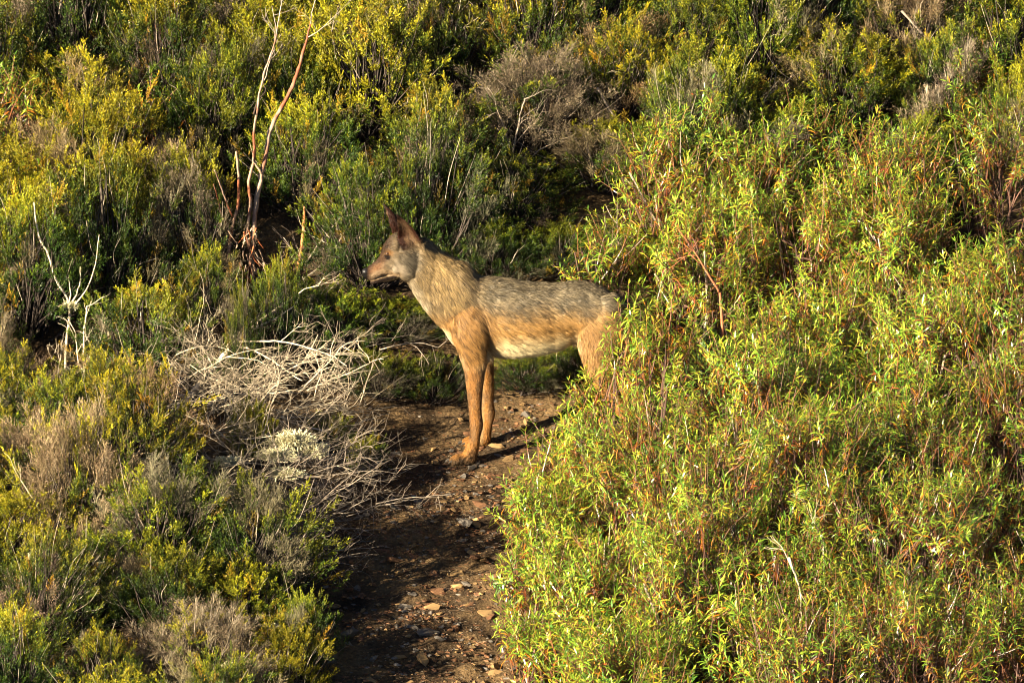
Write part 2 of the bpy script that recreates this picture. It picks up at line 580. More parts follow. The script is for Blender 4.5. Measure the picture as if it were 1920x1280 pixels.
def wolf_paint(v, n):
    """base coat colour, tip darkness, hair length, flow direction for surface points"""
    # side-on coordinates, in photo pixels at the mid plane of the body
    px = 960 + v[:, 0] / S
    py = (P(960, 865, 0.0)[2] - v[:, 2]) * math.cos(PITCH) / S + 865
    hy = np.where(px < 790, head_y(px), 0)
    lat = v[:, 1] - hy
    N = len(px)
    col = np.tile(np.array([.50, .315, .13]), (N, 1))
    tip = np.full(N, .15)
    ln = np.full(N, .030)
    fl = np.tile(np.array([1.0, 0, -.35]), (N, 1))

    def mix(w_, c, t=None, l=None, f=None):
        nonlocal col, tip, ln, fl
        w_ = np.clip(w_, 0, 1)
        col = col * (1 - w_[:, None]) + np.array(c) * w_[:, None]
        if t is not None:
            tip = tip * (1 - w_) + t * w_
        if l is not None:
            ln = ln * (1 - w_) + l * w_
        if f is not None:
            fl = fl * (1 - w_[:, None]) + np.array(f) * w_[:, None]
    wob = 10 * (vnoise(v[:, 0] * 30, v[:, 2] * 30, 21)) + 8 * vnoise(v[:, 0] * 80, v[:, 2] * 80, 22)
    q = py + wob
    # trunk bands
    mix(sstep(604, 550, q), (.30, .25, .17), .68, .034)
    mix(sstep(606, 650, q), (.90, .77, .50), .03, .030)
    # neck and shoulder
    neck = sstep(925, 855, px + wob) * sstep(655, 520, q + .8 * wob)
    mix(neck, (.40, .30, .165), .58, .040, (.6, 0, -.8))
    ruff = np.exp(-(seg_d(px, py, [(800, 470), (830, 520), (850, 560)]) / 28) ** 2)
    ln *= 1 - .62 * neck * sstep(850, 785, px)
    mix(ruff * .5, (.52, .37, .17), .35, .050)
    mix(sstep(70, 40, np.hypot((px - 872), (q - 618) * .9)), (.47, .285, .115), .25, .026, (.75, 0, -.8))
    band = seg_d(px, q, [(896, 512), (880, 540), (890, 568), (906, 600)])
    mix(.22 * sstep(15, 3, band + wob), (.20, .16, .11), .8)
    col_seam = seg_d(px, q, [(790, 560), (830, 575), (862, 560), (900, 512)])
    mix(.5 * sstep(10, 3, col_seam), (.28, .21, .12), .5)
    mix(sstep(24, 7, seg_d(px, q, [(824, 618), (844, 658), (860, 682)])), (.92, .78, .54), 0, .020)  # sunlit front edge of the chest, painted into the coat
    mix(.75 * sstep(26, 4, seg_d(px, q, [(757, 527), (770, 545), (785, 568)])) * sstep(640, 600, py), (.80, .70, .53), 0, .035)
    # legs
    fore = sstep(650, 690, q) * sstep(945, 930, px)
    mix(fore, (.50, .275, .10), .22, .010, (.1, 0, -1))
    mix(fore * .6 * sstep(6, 2, np.abs(px - (906 - (py - 690) * .03))), (.66, .47, .26), 0)
    mix(fore * .85 * sstep(15, 6, np.abs(px - (866 + (py - 690) * .07))) * sstep(700, 740, py) * sstep(820, 800, py), (.10, .07, .045), 0)
    mix(fore * .55 * sstep(3.2, 1.2, seg_d(px, py, [(906, 700), (902, 745), (899, 802)])), (.20, .10, .05), .1)  # groove between forearm muscles, its shade painted as a dark line
    mix(fore * np.clip(vnoise(v[:, 0] * 60, v[:, 2] * 25, 33) * 1.6, 0, .6), (.33, .23, .14), .3)
    mix(fore * sstep(838, 852, q), (.20, .135, .075), .2, .009, (-.5, 0, -1))
    mix(sstep(1050, 1075, px) * sstep(640, 656, q), (.50, .33, .16), .05, .018)
    hind = sstep(1070, 1100, px) * sstep(575, 625, q + (1120 - px) * .2)
    mix(hind, (.48, .30, .13), .18, .020, (.35, 0, -1))
    mix(sstep(1075, 1090, px) * sstep(680, 720, q), (.54, .30, .11), .08, .011, (.3, 0, -1))
    tail = sstep(1176, 1186, px) * sstep(590, 610, py) * sstep(790, 780, py) * (np.abs(v[:, 1]) < .05)
    mix(tail, (.30, .23, .14), .6, .05, (.1, 0, -1))
    mix(tail * sstep(720, 750, py), (.05, .04, .03), .6, .05)
    # head
    hd = sstep(822, 762, px + (py - 470) * .35 + 1.4 * wob)
    mix(hd, (.29, .215, .125), .40, .016, (.95, 0, -.15))
    ln += hd * .014 * sstep(762, 786, px)
    mix(hd * sstep(36, 14, np.hypot(px - 766, (q - 488) * .9)), (.30, .255, .185), .65, .030, (.9, 0, -.4))
    mix(hd * sstep(24, 8, np.hypot(px - 744, (q - 497))), (.60, .50, .37), .08, .014)
    mix(hd * sstep(728, 712, px + (q - 480) * .3), (.36, .21, .115), .25, .007, (1, 0, .1))
    mix(hd * sstep(13, 5, seg_d(px, q, [(742, 506), (722, 507), (708, 513), (697, 520)])), (.58, .43, .28), 0, .006)
    mix(hd * .9 * sstep(15, 3, seg_d(px, py + .5 * wob, [(686, 494), (704, 480), (715, 464), (724, 446)])), (.15, .10, .065), .4)
    mix(hd * .6 * sstep(450, 438, q), (.20, .155, .10), .5)
    mix(hd * sstep(9, 4, np.hypot(px - 729, py - 467)), (.36, .21, .09), .1, .006)
    mix(hd * sstep(6.2, 3.6, np.hypot((px - 727) * .75, py - 474.5)), (.035, .022, .016), 0, .002)
    mix(hd * .7 * sstep(5, 2, seg_d(px, py, [(723, 478), (712, 484)])), (.12, .07, .04), 0)
    mix(hd * .95 * sstep(4.2, 1.8, seg_d(px, py, [(688, 524), (700, 525), (716, 520), (741, 514)])), (.035, .02, .016), 0, .003)
    mix(hd * sstep(521, 526, py) * sstep(735, 715, px), (.13, .09, .07), .1, .006)
    mix(hd * .8 * sstep(700, 690, px), (.14, .085, .06), .1, .004)
    mix(hd * sstep(694, 687, px) * sstep(528, 524, py), (.022, .018, .016), 0, .0015)
    # ears: dark rusty backs, pale inside
    for (b, t_), nn in ((EAR_N, (-.45, -.88, .05)), (EAR_F, (-.93, .35, .05))):
        ax = t_ - b
        u = ((v - b) @ ax) / (ax @ ax)
        d = np.linalg.norm(v - b - np.clip(u, 0, 1)[:, None] * ax, axis=1)
        isr = sstep(.0, .14, u) * sstep(.060, .050, d) * (py < 462)
        mix(isr, (.12, .05, .026), .25, .008, tuple(ax / np.linalg.norm(ax)))
        inner = isr * sstep(.1, .5, n @ norm(np.array(nn)))
        mix(inner * sstep(.9, .5, u) * sstep(.028, .012, d), (.50, .34, .21), .15, .018, tuple(ax / np.linalg.norm(ax)))
        mix(isr * sstep(.7, .95, u), (.07, .035, .02), .2)
    col = col * (1 - .20 * hd * sstep(800, 770, px))[:, None]
    return col ** 1.35 * .72, tip, ln, fl


nrm = np.empty(nv * 3)
bm_me.vertices.foreach_get('normal', nrm)
nrm = nrm.reshape(-1, 3)
bc, bt, _, _ = wolf_paint(BV, nrm)
bc = bc * (1 - .35 * bt[:, None]) * .8
ca = bm_me.color_attributes.new('Col', 'FLOAT_COLOR', 'POINT')
ca.data.foreach_set('color', np.concatenate([bc, np.ones((nv, 1))], 1).astype(np.float32).ravel())
bm_me.materials.clear()
bm_me.materials.append(M_SKIN)
bm_me.polygons.foreach_set('use_smooth', np.ones(len(bm_me.polygons), bool))
bm_me.calc_loop_triangles()
nt3 = len(bm_me.loop_triangles)
TR = np.empty(nt3 * 3, int)
bm_me.loop_triangles.foreach_get('vertices', TR)
TR = TR.reshape(-1, 3)
wloc = np.array([0.11, 0.0, H(0.11, 0.0)])
wolf = thing('wolf', 'tan and grey wolf standing side-on across the earth path with ears pricked', 'wolf', wloc)
# parts are modelled in world coordinates, so shift them to the base
bm_me.vertices.foreach_set('co', (BV - wloc).ravel())
bm_me.update()
link('body', bm_me, wolf)


def grow_fur(n, seed):
    r = np.random.default_rng(seed)
    A, B, C = BV[TR[:, 0]], BV[TR[:, 1]], BV[TR[:, 2]]
    ar = np.linalg.norm(np.cross(B - A, C - A), axis=1)
    cen = (A + B + C) / 3
    ar = ar * np.where(cen[:, 1] > .03, .45, 1.0)
    ar = ar * np.where((cen[:, 0] < -.33) & (cen[:, 2] > .6), 2.2, 1.0)    # finer, denser coat on the head
    ti = r.choice(len(ar), n, p=ar / ar.sum())
    u, v_ = r.random(n), r.random(n)
    fl_ = u + v_ > 1
    u[fl_], v_[fl_] = 1 - u[fl_], 1 - v_[fl_]
    p = A[ti] + (B - A)[ti] * u[:, None] + (C - A)[ti] * v_[:, None]
    nn = norm(nrm[TR[ti, 0]] + nrm[TR[ti, 1]] + nrm[TR[ti, 2]])
    col, tip, ln, fl = wolf_paint(p, nn)
    pr, qr = p[:, 0] * .83 + p[:, 2] * .56 + .3 * p[:, 1], p[:, 2] * .83 - p[:, 0] * .56 + .4 * p[:, 1]
    clump = np.stack([.6 * vnoise(pr * 47, qr * 41, s_) + .6 * vnoise(pr * 103 + 9, qr * 97, s_ + 60) for s_ in (1, 2, 3)], 1)
    d = fl + .4 * clump * np.clip(ln / .03, .2, 1.3)[:, None] + .16 * r.normal(size=(n, 3))
    d = norm(d - nn * np.einsum('ij,ij->i', d, nn)[:, None])
    lift = (.13 + .17 * r.random(n) + .22 * np.clip(clump[:, 0], 0, 1))[:, None]
    L = (ln * (.7 + .6 * r.random(n)))[:, None]
    wd = np.clip(L[:, 0] * .03, .0005, .0009)[:, None]
    sd = norm(np.cross(d, nn) + nn * (.5 * r.normal(size=(n, 1))))
    base = p - nn * .001
    m1 = base + d * L * .5 + nn * L * lift * .75
    e = base + d * L + nn * L * lift * .75 + np.array([0, 0, -1]) * L * .12
    V = np.stack([base - sd * wd, base + sd * wd, m1 - sd * wd * .85, m1 + sd * wd * .85, e], 1)
    idx = np.arange(n)[:, None] * 5
    F = np.stack([idx + np.array([0, 1, 3]), idx + np.array([0, 3, 2]), idx + np.array([2, 3, 4])], 1).reshape(-1, 3)
    # agouti hair: some hairs carry black tips
    var = (.75 + .5 * r.random(n))[:, None] * (1 + .28 * clump[:, 1:2])
    fn = norm(fl)
    along, across = p[:, 0] * fn[:, 0] + p[:, 2] * fn[:, 2], p[:, 0] * fn[:, 2] - p[:, 2] * fn[:, 0]
    streak = .7 * vnoise(across * 130, along * 30, 41) + .7 * vnoise(across * 260, along * 60, 42)
    amp = np.clip((ln - .012) / .02, .4, 1.0)
    cb = col * var * (1 + .85 * (streak * amp)[:, None])
    blk = (r.random(n) + .5 * clump[:, 2] + .7 * streak < tip * .8)[:, None]
    ct = np.where(blk, cb * .16, cb * 1.12)
    cm = np.where(blk, cb * .55, cb * 1.02)
    Cc = np.stack([cb * .85, cb * .85, cm, cm, ct], 1).reshape(-1, 3)
    return V.reshape(-1, 3) - wloc, F, Cc


fb = MB()
fb.add(*grow_fur(220000, 5))
fb.build('fur', M_FUR, wolf, kind='stuff')
# eyes, nose, claws
bvh = BVHTree.FromPolygons(BV.tolist(), TR.tolist())


def ico(mb, c, r, col, seed=0, sub=2, jit=0.0):
    import bmesh
    b_ = bmesh.new()
    bmesh.ops.create_icosphere(b_, subdivisions=sub, radius=1.0)
    v = np.array([q.co[:] for q in b_.verts])
    f = np.array([[x.index for x in q.verts] for q in b_.faces])
    b_.free()
    rr = np.random.default_rng(seed)
    v = v * (1 + jit * (rr.random((len(v), 1)) - .5))
    mb.add(v * np.asarray(r) + np.asarray(c), f, col)


for sgn in (-1, 1):
    q = P(727, 474.5, -.06)
    o = Vector((q[0], sgn * .4, q[2] + (0 if sgn < 0 else 0)))
    hit = bvh.ray_cast(o, Vector((0, -sgn, 0)))[0]
    e_ = MB()
    ico(e_, np.array(hit) + np.array([0, -sgn * -.002, 0]) * 0 + np.array([0, sgn * -.003, 0]), (.0098, .0075, .0085), np.array([.07, .032, .012]), sub=2)
    e_.v[0] -= wloc
    eo = e_.build('eye', M_GLOSS, wolf, smooth=True)
    pb = MB()
    ico(pb, np.array(hit) + np.array([-.002, sgn * .0025, 0]), (.0042, .0025, .0042), np.array([.008, .006, .005]), sub=1)
    pb.v[0] -= wloc
    pb.build('pupil', M_GLOSS, eo, smooth=True)
nb = MB()
ny_ = head_y(680)
ico(nb, P(685.5, 509, ny_), (.0150, .0160, .0125), np.array([.014, .012, .012]), 3, 3)
nb.v[0] = nb.v[0] - wloc
nb.build('nose', M_HORN, wolf, smooth=True)
for (x, y, z) in claws:
    cb_ = MB()
    tube(cb_, [(x + .006, y, z + .004), (x - .004, y, z + .002), (x - .012, y, z - .006)], [.0045, .0035, .001], (.05, .04, .03), 6)
    cb_.v[0] -= wloc
    cb_.build('claw', M_HORN, wolf)
print('wolf', round(time.time() - T0, 1))


# ------------------------------------------------------------------ heather
def add_shoots(mb, O, D, L, col, rng, step=.0036, nl=.0105, nw=.0020, leafy=1.0):
    """needle-leaved shoots: O origins, D directions, L lengths, col colours"""
    n = len(O)
    bend = rand_dirs(n, rng) * .25 + np.array([0, 0, .25])
    u, v = perp(D)
    m = max(4, int(L.mean() / step))
    t = (np.arange(m) + rng.random((n, m))) / m
    pos = O[:, None] + D[:, None] * (L[:, None] * t)[..., None] + bend[:, None] * (L[:, None] * t * t)[..., None] * .5
    az = rng.random((n, m)) * 2 * math.pi
    side = np.cos(az)[..., None] * u[:, None] + np.sin(az)[..., None] * v[:, None]
    ax = norm(D[:, None] + bend[:, None] * t[..., None])
    nd = norm(ax * .85 + side * (1.0 - .55 * t)[..., None])
    ll = (nl * (1.1 - .45 * t) * (.7 + .6 * rng.random((n, m))) * leafy)[..., None]
    wv = norm(np.cross(nd, side + .7 * rng.normal(size=(n, m, 3)))) * nw
    tri = np.stack([pos - wv, pos + wv, pos + nd * ll], 2)
    c = col[:, None, :] * (.6 + .6 * t)[..., None] * (.8 + .4 * rng.random((n, m, 1)))
    cc = np.repeat(c[:, :, None], 3, 2).reshape(-1, 3)
    mb.add(tri.reshape(-1, 3), np.arange(n * m * 3).reshape(-1, 3), cc)
    # axis of the shoot
    wv = u * .0009
    end = O + (D + bend * .5) * L[:, None]
    st = np.stack([O - wv, O + wv, end], 1)
    mb.add(st.reshape(-1, 3), np.arange(n * 3).reshape(-1, 3), np.repeat(col * .6 + np.array([.05, .03, .015]), 3, 0))


def add_drytwigs(mb, O, D, L, col, rng):
    """fine dry heather ends: thin forked strips with shrivelled bells"""
    n = len(O)
    for k in range(3):
        d = norm(D + .35 * rng.normal(size=(n, 3)))
        u, v = perp(d)
        bend = rand_dirs(n, rng) * .3
        mid = O + d * L[:, None] * .5 + bend * L[:, None] * .12
        end = O + d * L[:, None] * (.8 + .4 * rng.random((n, 1))) - bend * L[:, None] * .1
        w_ = .0009
        V = np.stack([O - u * w_, O + u * w_, mid - u * w_ * .8, mid + u * w_ * .8, end], 1)
        idx = np.arange(n)[:, None] * 5
        F = np.stack([idx + np.array([0, 1, 3]), idx + np.array([0, 3, 2]), idx + np.array([2, 3, 4])], 1).reshape(-1, 3)
        c = col * (.75 + .5 * rng.random((n, 1)))
        mb.add(V.reshape(-1, 3), F, np.repeat(c, 5, 0))
        m = 4
        t = .35 + .65 * rng.random((n, m))
        pos = O[:, None] * (1 - t)[..., None] + end[:, None] * t[..., None]
        nd = rand_dirs(n * m, rng).reshape(n, m, 3) * .7 + d[:, None]
        wv = norm(np.cross(nd, rand_dirs(n * m, rng).reshape(n, m, 3))) * .0014
        tri = np.stack([pos - wv, pos + wv, pos + nd * .0055], 2)
        c2 = (col * .8 + np.array([.06, .03, .025]))[:, None] * (.6 + .7 * rng.random((n, m, 1)))
        mb.add(tri.reshape(-1, 3), np.arange(n * m * 3).reshape(-1, 3), np.repeat(c2[:, :, None], 3, 2).reshape(-1, 3))


G_DEEP, G_MID, G_YEL, G_ORA = np.array([.022, .050, .004]), np.array([.095, .135, .006]), np.array([.33, .30, .010]), np.array([.36, .18, .012])
C_DRY = np.array([.205, .17, .10])


def heather_proto(seed, dry=.25, yellow=.4, tufts=240, R=.30, Hh=.52, per=20):
    rng = np.random.default_rng(seed)
    fo, wd = MB(), MB()
    az = rng.random(tufts) * 2 * math.pi
    cz = rng.random(tufts)
    sz = np.sqrt(1 - cz ** 2)
    lob = 1 + .55 * vnoise(np.cos(az) * 1.8 + 7, np.sin(az) * 1.8 + cz * 1.6, seed) + .3 * (rng.random(tufts) - .5)
    rr = (.45 + .55 * rng.random(tufts) ** .7) * lob
    ctr = np.stack([R * sz * np.cos(az), R * sz * np.sin(az), .08 + (Hh - .08) * (cz * .92 + .02)], 1)
    ctr = ctr * np.stack([rr, rr, .55 + .45 * rr], 1)
    ctr[:, 2] = np.maximum(ctr[:, 2], .06)
    dryf = vnoise(ctr[:, 0] * 6 + 3, ctr[:, 1] * 6 + ctr[:, 2] * 5, seed + 5) + .5
    dryf = dryf + .25 * (rng.random(tufts) - .5)
    isdry = dryf < np.quantile(dryf, dry) if dry > 0 else np.zeros(tufts, bool)
    yl = np.clip(vnoise(ctr[:, 0] * 4, ctr[:, 1] * 4 + 9, seed + 8) * 1.4 + yellow + .95 * (ctr[:, 2] / Hh - .62), 0, 1)
    axis_ = norm(np.stack([ctr[:, 0] / R * .75, ctr[:, 1] / R * .75, np.full(tufts, 1.0)], 1) + .3 * rng.normal(size=(tufts, 3)))
    for dryset in (False, True):
        ids = np.where(isdry == dryset)[0]
        if len(ids) == 0:
            continue
        k = np.repeat(ids, per)
        n = len(k)
        # each tuft is a small plume: side shoots up a leading axis
        pl = np.repeat((.05 + .07 * rng.random(tufts))[ids], per)
        t = np.tile(np.linspace(0, 1, per), len(ids)) + .05 * rng.normal(size=n)
        ax = norm(axis_[k])
        u, v = perp(ax)
        az2 = rng.random(n) * 2 * math.pi
        side = np.cos(az2)[:, None] * u + np.sin(az2)[:, None] * v
        O = ctr[k] + ax * (pl * (t - .35))[:, None] + side * (.012 * rng.random(n) * (1.2 - t))[:, None]
        D = norm(ax * (.75 + .5 * t)[:, None] + side * (.85 - .5 * t)[:, None] + .22 * rng.normal(size=(n, 3)))
        L = (.018 + .024 * rng.random(n)) * (1.25 - .45 * t)
        if dryset:
            c = C_DRY * (.6 + .8 * rng.random((n, 1))) * np.repeat(.6 + .7 * rng.random((len(ids), 1)), per, 0)
            add_drytwigs(fo, O, D, L * 1.7, c, rng)
        else:
            y = np.clip(yl[k] + .22 * rng.normal(size=n) + .75 * (t - .55), 0, 1)[:, None]
            c = np.where(y < .5, G_DEEP + (G_MID - G_DEEP) * y * 2, G_MID + (G_YEL - G_MID) * (y * 2 - 1))
            o = np.repeat(rng.random(len(ids)) < .05, per)[:, None]
            c = np.where(o, c * .35 + G_ORA * .65, c) * np.repeat(.5 + .8 * rng.random((len(ids), 1)), per, 0)
            add_shoots(fo, O, D, L, c, rng)
    # woody stems, forking from the stool
    for i in range(0, tufts, 2):
        b = np.array([rng.normal() * .03, rng.normal() * .03, -.03])
        e = ctr[i]
        mid = b * .45 + e * .55 + np.array([0, 0, -.05 * rng.random()]) + rng.normal(size=3) * .02
        pts = smooth_path([b, mid, e], 3)
        g = .6 + .8 * rng.random()
        tube(wd, pts, [.006, .0035, .0015], np.array([.055, .042, .034]) * g, 4)
    # bare grey twigs poking out
    for i in range(36):
        e = ctr[rng.integers(tufts)] * (1.0 + .28 * rng.random()) + rng.normal(size=3) * .03
        b = e * .55
        pts = smooth_path([b, (b + e) / 2 + rng.normal(size=3) * .02, e], 3)
        tube(wd, pts, [.0017, .0006], np.array([.40, .33, .25]) * (.5 + .7 * rng.random()), 3)
    return fo.mesh('foliage', M_NEEDLE), wd.mesh('stem', M_TWIG)


HP = {
    'green': [heather_proto(s, .08, .26) for s in (101, 102, 103)],
    'yellow': [heather_proto(s, .12, .62) for s in (111, 112, 113)],
    'mixed': [heather_proto(s, .26, .42) for s in (121, 122, 123)],
    'dry': [heather_proto(s, .70, .5, per=18) for s in (131, 132)],
}
print('heather protos', round(time.time() - T0, 1))
HBOX = (.30, .58)                                          # radius and height of a prototype


def heather(x, y, kind, height, radius, label, group=None, rng=RNG, tint=None, lean=0.0):
    fo, wd = HP[kind][rng.integers(len(HP[kind]))]
    o = thing('heather_shrub', label, 'shrub', (x, y, H(x, y) - .015), rng.random() * 6.28,
              (radius / HBOX[0], radius / HBOX[0] * (.85 + .3 * rng.random()), height / HBOX[1]), group)
    o.rotation_euler = (lean * rng.normal(), lean * rng.normal(), o.rotation_euler[2])
    f = link('foliage', fo, o, 'stuff')
    s = link('stem', wd, o)
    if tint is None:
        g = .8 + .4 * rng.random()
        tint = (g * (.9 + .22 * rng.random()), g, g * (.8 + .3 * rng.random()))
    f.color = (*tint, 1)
    return o


HLABEL = {
    ('left', 'green'): 'deep green needle-leaved heather shrub on the bank left of the path',
    ('left', 'yellow'): 'yellow-tipped heather shrub on the bank left of the path',
    ('left', 'mixed'): 'half green, half withered heather shrub on the bank left of the path',
    ('left', 'dry'): 'withered grey-beige heather shrub on the bank left of the path',
    ('back', 'green'): 'deep green needle-leaved heather shrub on the slope behind the wolf',
    ('back', 'yellow'): 'yellow-tipped heather shrub on the slope behind the wolf',
    ('back', 'mixed'): 'half green, half withered heather shrub on the slope behind the wolf',
    ('back', 'dry'): 'withered grey-beige heather shrub on the slope behind the wolf',
    ('top', 'green'): 'deep green heather shrub uphill behind the rockrose thicket',
    ('top', 'yellow'): 'yellow-tipped heather shrub uphill behind the rockrose thicket',
    ('top', 'mixed'): 'half withered heather shrub uphill behind the rockrose thicket',
    ('top', 'dry'): 'withered grey heather shrub uphill behind the rockrose thicket',
}
HLOOK = {'green': 'deep green', 'yellow': 'yellow-tipped', 'mixed': 'half withered', 'dry': 'withered grey'}
HGROUP = {'left': 'heather on the bank left of the path', 'back': 'heather on the slope behind the wolf', 'top': 'heather uphill behind the rockrose thicket'}

placed = []
FILL = []


def free(x, y, d):
    return all((x - a) ** 2 + ((y - b) * .9) ** 2 > ((d + r) * .5) ** 2 for a, b, r in placed)


def solve_y(px, py, Y, lo, hi, want):
    t = P(px, py, Y)
    if Y < .7 or lo <= t[2] - H(t[0], Y) <= hi:
        return Y
    for y in np.arange(-2.6, 5, .03):
        t = P(px, py, y)
        if t[2] - H(t[0], y) <= want:
            return float(y)
    return Y


def heather_at(px, pytop, Y, kind, radius, label, tint=None, group=None):
    """a shrub whose crown tops out at this pixel when it stands at depth Y"""
    Y = solve_y(px, pytop, Y, .2, .7, .5)
    t = P(px, pytop, Y)
    z = H(t[0], Y)
    placed.append((t[0], Y, radius * 1.2))
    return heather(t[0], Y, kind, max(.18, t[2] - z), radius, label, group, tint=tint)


# shrubs one can single out
heather_at(455, 1035, -1.75, 'green', .22, 'green heather with forked tips under the crooked pale stick', (1.1, 1.15, .9))
heather_at(572, 1085, -1.95, 'green', .15, 'bright green heather with forked tips at the path edge below the brushwood')
heather_at(520, 1140, -2.2, 'yellow', .2, 'yellow-green heather closing the near end of the path\'s left edge')
heather_at(330, 900, -1.0, 'green', .24, 'rounded green heather on the bank beside the branching dead twig')
heather_at(130, 60, 2.2, 'yellow', .32, 'broad golden-topped heather dome up the slope left of the bare saplings', (1.35, 1.2, .8))
heather_at(245, 640, -.55, 'yellow', .24, 'yellow-green heather with orange tips between the dead stems and the fallen pale trunk', (1.25, 1.05, .9))
heather_at(525, 455, 1.0, 'green', .16, 'small dark heather filling the gap between sapling and snapped bush', (.7, .8, .7))
heather_at(455, 515, .9, 'mixed', .10, 'low half withered heather at the sapling\'s foot', (.8, .85, .8))
heather_at(390, 440, .75, 'green', .16, 'narrow upright heather plume just left of the peeling sapling base', (1.15, 1.15, .9))
heather_at(610, 500, .55, 'green', .26, 'rich green heather cushion right of the peeling sapling, before the wolf\'s nose', (.9, 1.05, .9))
heather_at(755, 545, .62, 'green', .27, 'dark shaded heather directly under the wolf\'s chin', (.6, .7, .65))  # from here to the groin shrub, dark tints stand in for shade
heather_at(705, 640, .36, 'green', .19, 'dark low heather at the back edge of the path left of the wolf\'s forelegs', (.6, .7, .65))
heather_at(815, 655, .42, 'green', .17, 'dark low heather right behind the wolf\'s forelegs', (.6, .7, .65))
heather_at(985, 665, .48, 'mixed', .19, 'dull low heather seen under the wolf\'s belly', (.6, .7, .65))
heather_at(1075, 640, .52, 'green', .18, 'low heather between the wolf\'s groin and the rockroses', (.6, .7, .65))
heather_at(470, 735, -.28, 'yellow', .10, 'small yellow-green heather tuft growing up through the brushwood')
heather_at(625, 800, -.05, 'mixed', .10, 'small brownish heather tuft at the brushwood\'s path side')
heather_at(690, 870, -.2, 'green', .08, 'tiny green heather tuft among grey brushwood beside the path')
heather_at(800, 205, 1.05, 'green', .30, 'tall dark green heather clump standing over the wolf\'s ears', (.6, .7, .65))  # raised to shade the hollow; its dark tint paints in shade too
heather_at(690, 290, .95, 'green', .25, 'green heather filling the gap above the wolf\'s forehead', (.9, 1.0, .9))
heather_at(930, 395, .98, 'green', .24, 'shaded heather rising behind the wolf\'s withers', (.6, .7, .65))  # dark tint here and on the next shrub stands in for shade
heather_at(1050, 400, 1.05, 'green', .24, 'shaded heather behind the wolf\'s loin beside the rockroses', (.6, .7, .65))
heather_at(1580, 20, 3.2, 'yellow', .36, 'tall golden-green heather above the top of the rockrose thicket', (1.2, 1.15, .8))
heather_at(1170, 0, 3.0, 'yellow', .30, 'yellow heather high on the slope above the wolf\'s hindquarters', (1.3, 1.1, .8))
heather_at(1000, 60, 2.4, 'dry', .34, 'large withered heather fan with silvery twigs on the slope above the wolf', (1.0, 1.0, 1.0))
heather_at(310, 230, 1.3, 'dry', .22, 'pale bleached heather tuft left of the peeling sapling', (1.5, 1.4, 1.25))
heather_at(150, 740, -1.25, 'dry', .24, 'bleached grey heather skeleton with lichened stem on the near left bank', (1.35, 1.25, 1.1))

r2 = np.random.default_rng(77)
for px_, py_, rr_ in ((465, 525, .14), (455, 575, .24), (450, 630, .2), (330, 810, .25), (335, 850, .25), (125, 720, .25), (130, 760, .28)):
    g_ = ground_hit(px_, py_)                                # room for the sapling and the dead stems
    placed.append((g_[0], g_[1], rr_))


def scatter(zone, n, xr, yr, dist, hr, rr, probs, ok):
    c = 0
    for _ in range(n * 40):
        if c >= n:
            break
        x, y = r2.uniform(*xr), r2.uniform(*yr)
        if not ok(x, y) or not free(x, y, dist):
            continue
        kind = r2.choice(['green', 'yellow', 'mixed', 'dry'], p=probs)
        placed.append((x, y, dist))
        low = .5 if (-.3 < x < .55 and .8 < y < 1.75) else 1.0
        FILL.append((heather(x, y, kind, r2.uniform(*hr) * low, r2.uniform(*rr), HLABEL[(zone, kind)], None, r2, lean=.07), HLOOK[kind] + ' heather', x, y))
        c += 1
    return c


def ok_left(x, y):
    if x > np.interp(y, [-2.6, -1.9, -1.2, -.6, 0, .5, 1.2], [-1.0, -.98, -.95, -.98, -.95, -.85, -.7]):
        return False
    return not (-1.42 < x < -.4 and -1.0 < y < .42) and not (-1.12 < x < -.4 and -1.4 < y < .42)


def ok_back(x, y):
    return y > np.interp(x, [-2.6, -1.2, -.6, .1, .5, .6, 2.6], [.4, .5, .62, .78, 1.0, 1.45, 1.65])


nl_ = scatter('left', 80, (-2.75, -.7), (-2.7, .5), .29, (.32, .52), (.21, .31), [.42, .36, .20, .02], ok_left)
nb_ = scatter('back', 130, (-2.7, .75), (.4, 3.5), .30, (.42, .70), (.24, .35), [.42, .37, .19, .02], ok_back)
nt_ = scatter('top', 70, (.75, 2.7), (1.4, 3.5), .30, (.45, .72), (.24, .35), [.36, .42, .20, .02], ok_back)
print('heather', nl_, nb_, nt_, round(time.time() - T0, 1))


# ------------------------------------------------------------------ rockrose
def add_leaves(mb, B, AX, OUT, L, W, curl, col, rng):
    """narrow arching leaves: base, shoot axis, outward direction"""
    n = len(B)
    sd = norm(np.cross(OUT, AX))
    ts = np.array([0, .3, .65, 1.0])
    ws = np.array([.45, 1.0, .8, 0])
    rows = []
    for t, w_ in zip(ts, ws):
        c = B + OUT * (L * t * (1 - .12 * t))[:, None] + AX * (L * (.5 * t - curl * t * t))[:, None]
        if w_ > 0:
            rows += [c - sd * (W * w_)[:, None], c + sd * (W * w_)[:, None]]
        else:
            rows.append(c)
    V = np.stack(rows, 1)
    idx = np.arange(n)[:, None] * 7
    F = np.stack([idx + np.array(q) for q in ((0, 1, 3), (0, 3, 2), (2, 3, 5), (2, 5, 4), (4, 5, 6))], 1).reshape(-1, 3)
    shade = np.array([.9, .9, 1, 1, 1.05, 1.05, 1.1])[None, :, None]
    mb.add(V.reshape(-1, 3), F, (col[:, None] * shade).reshape(-1, 3))


L_GRN, L_LIME, L_YEL, L_ORA, L_RED, L_BRN = (np.array(c) for c in ((.07, .165, .014), (.235, .36, .026), (.41, .39, .03), (.42, .16, .012), (.20, .045, .013), (.08, .042, .024)))


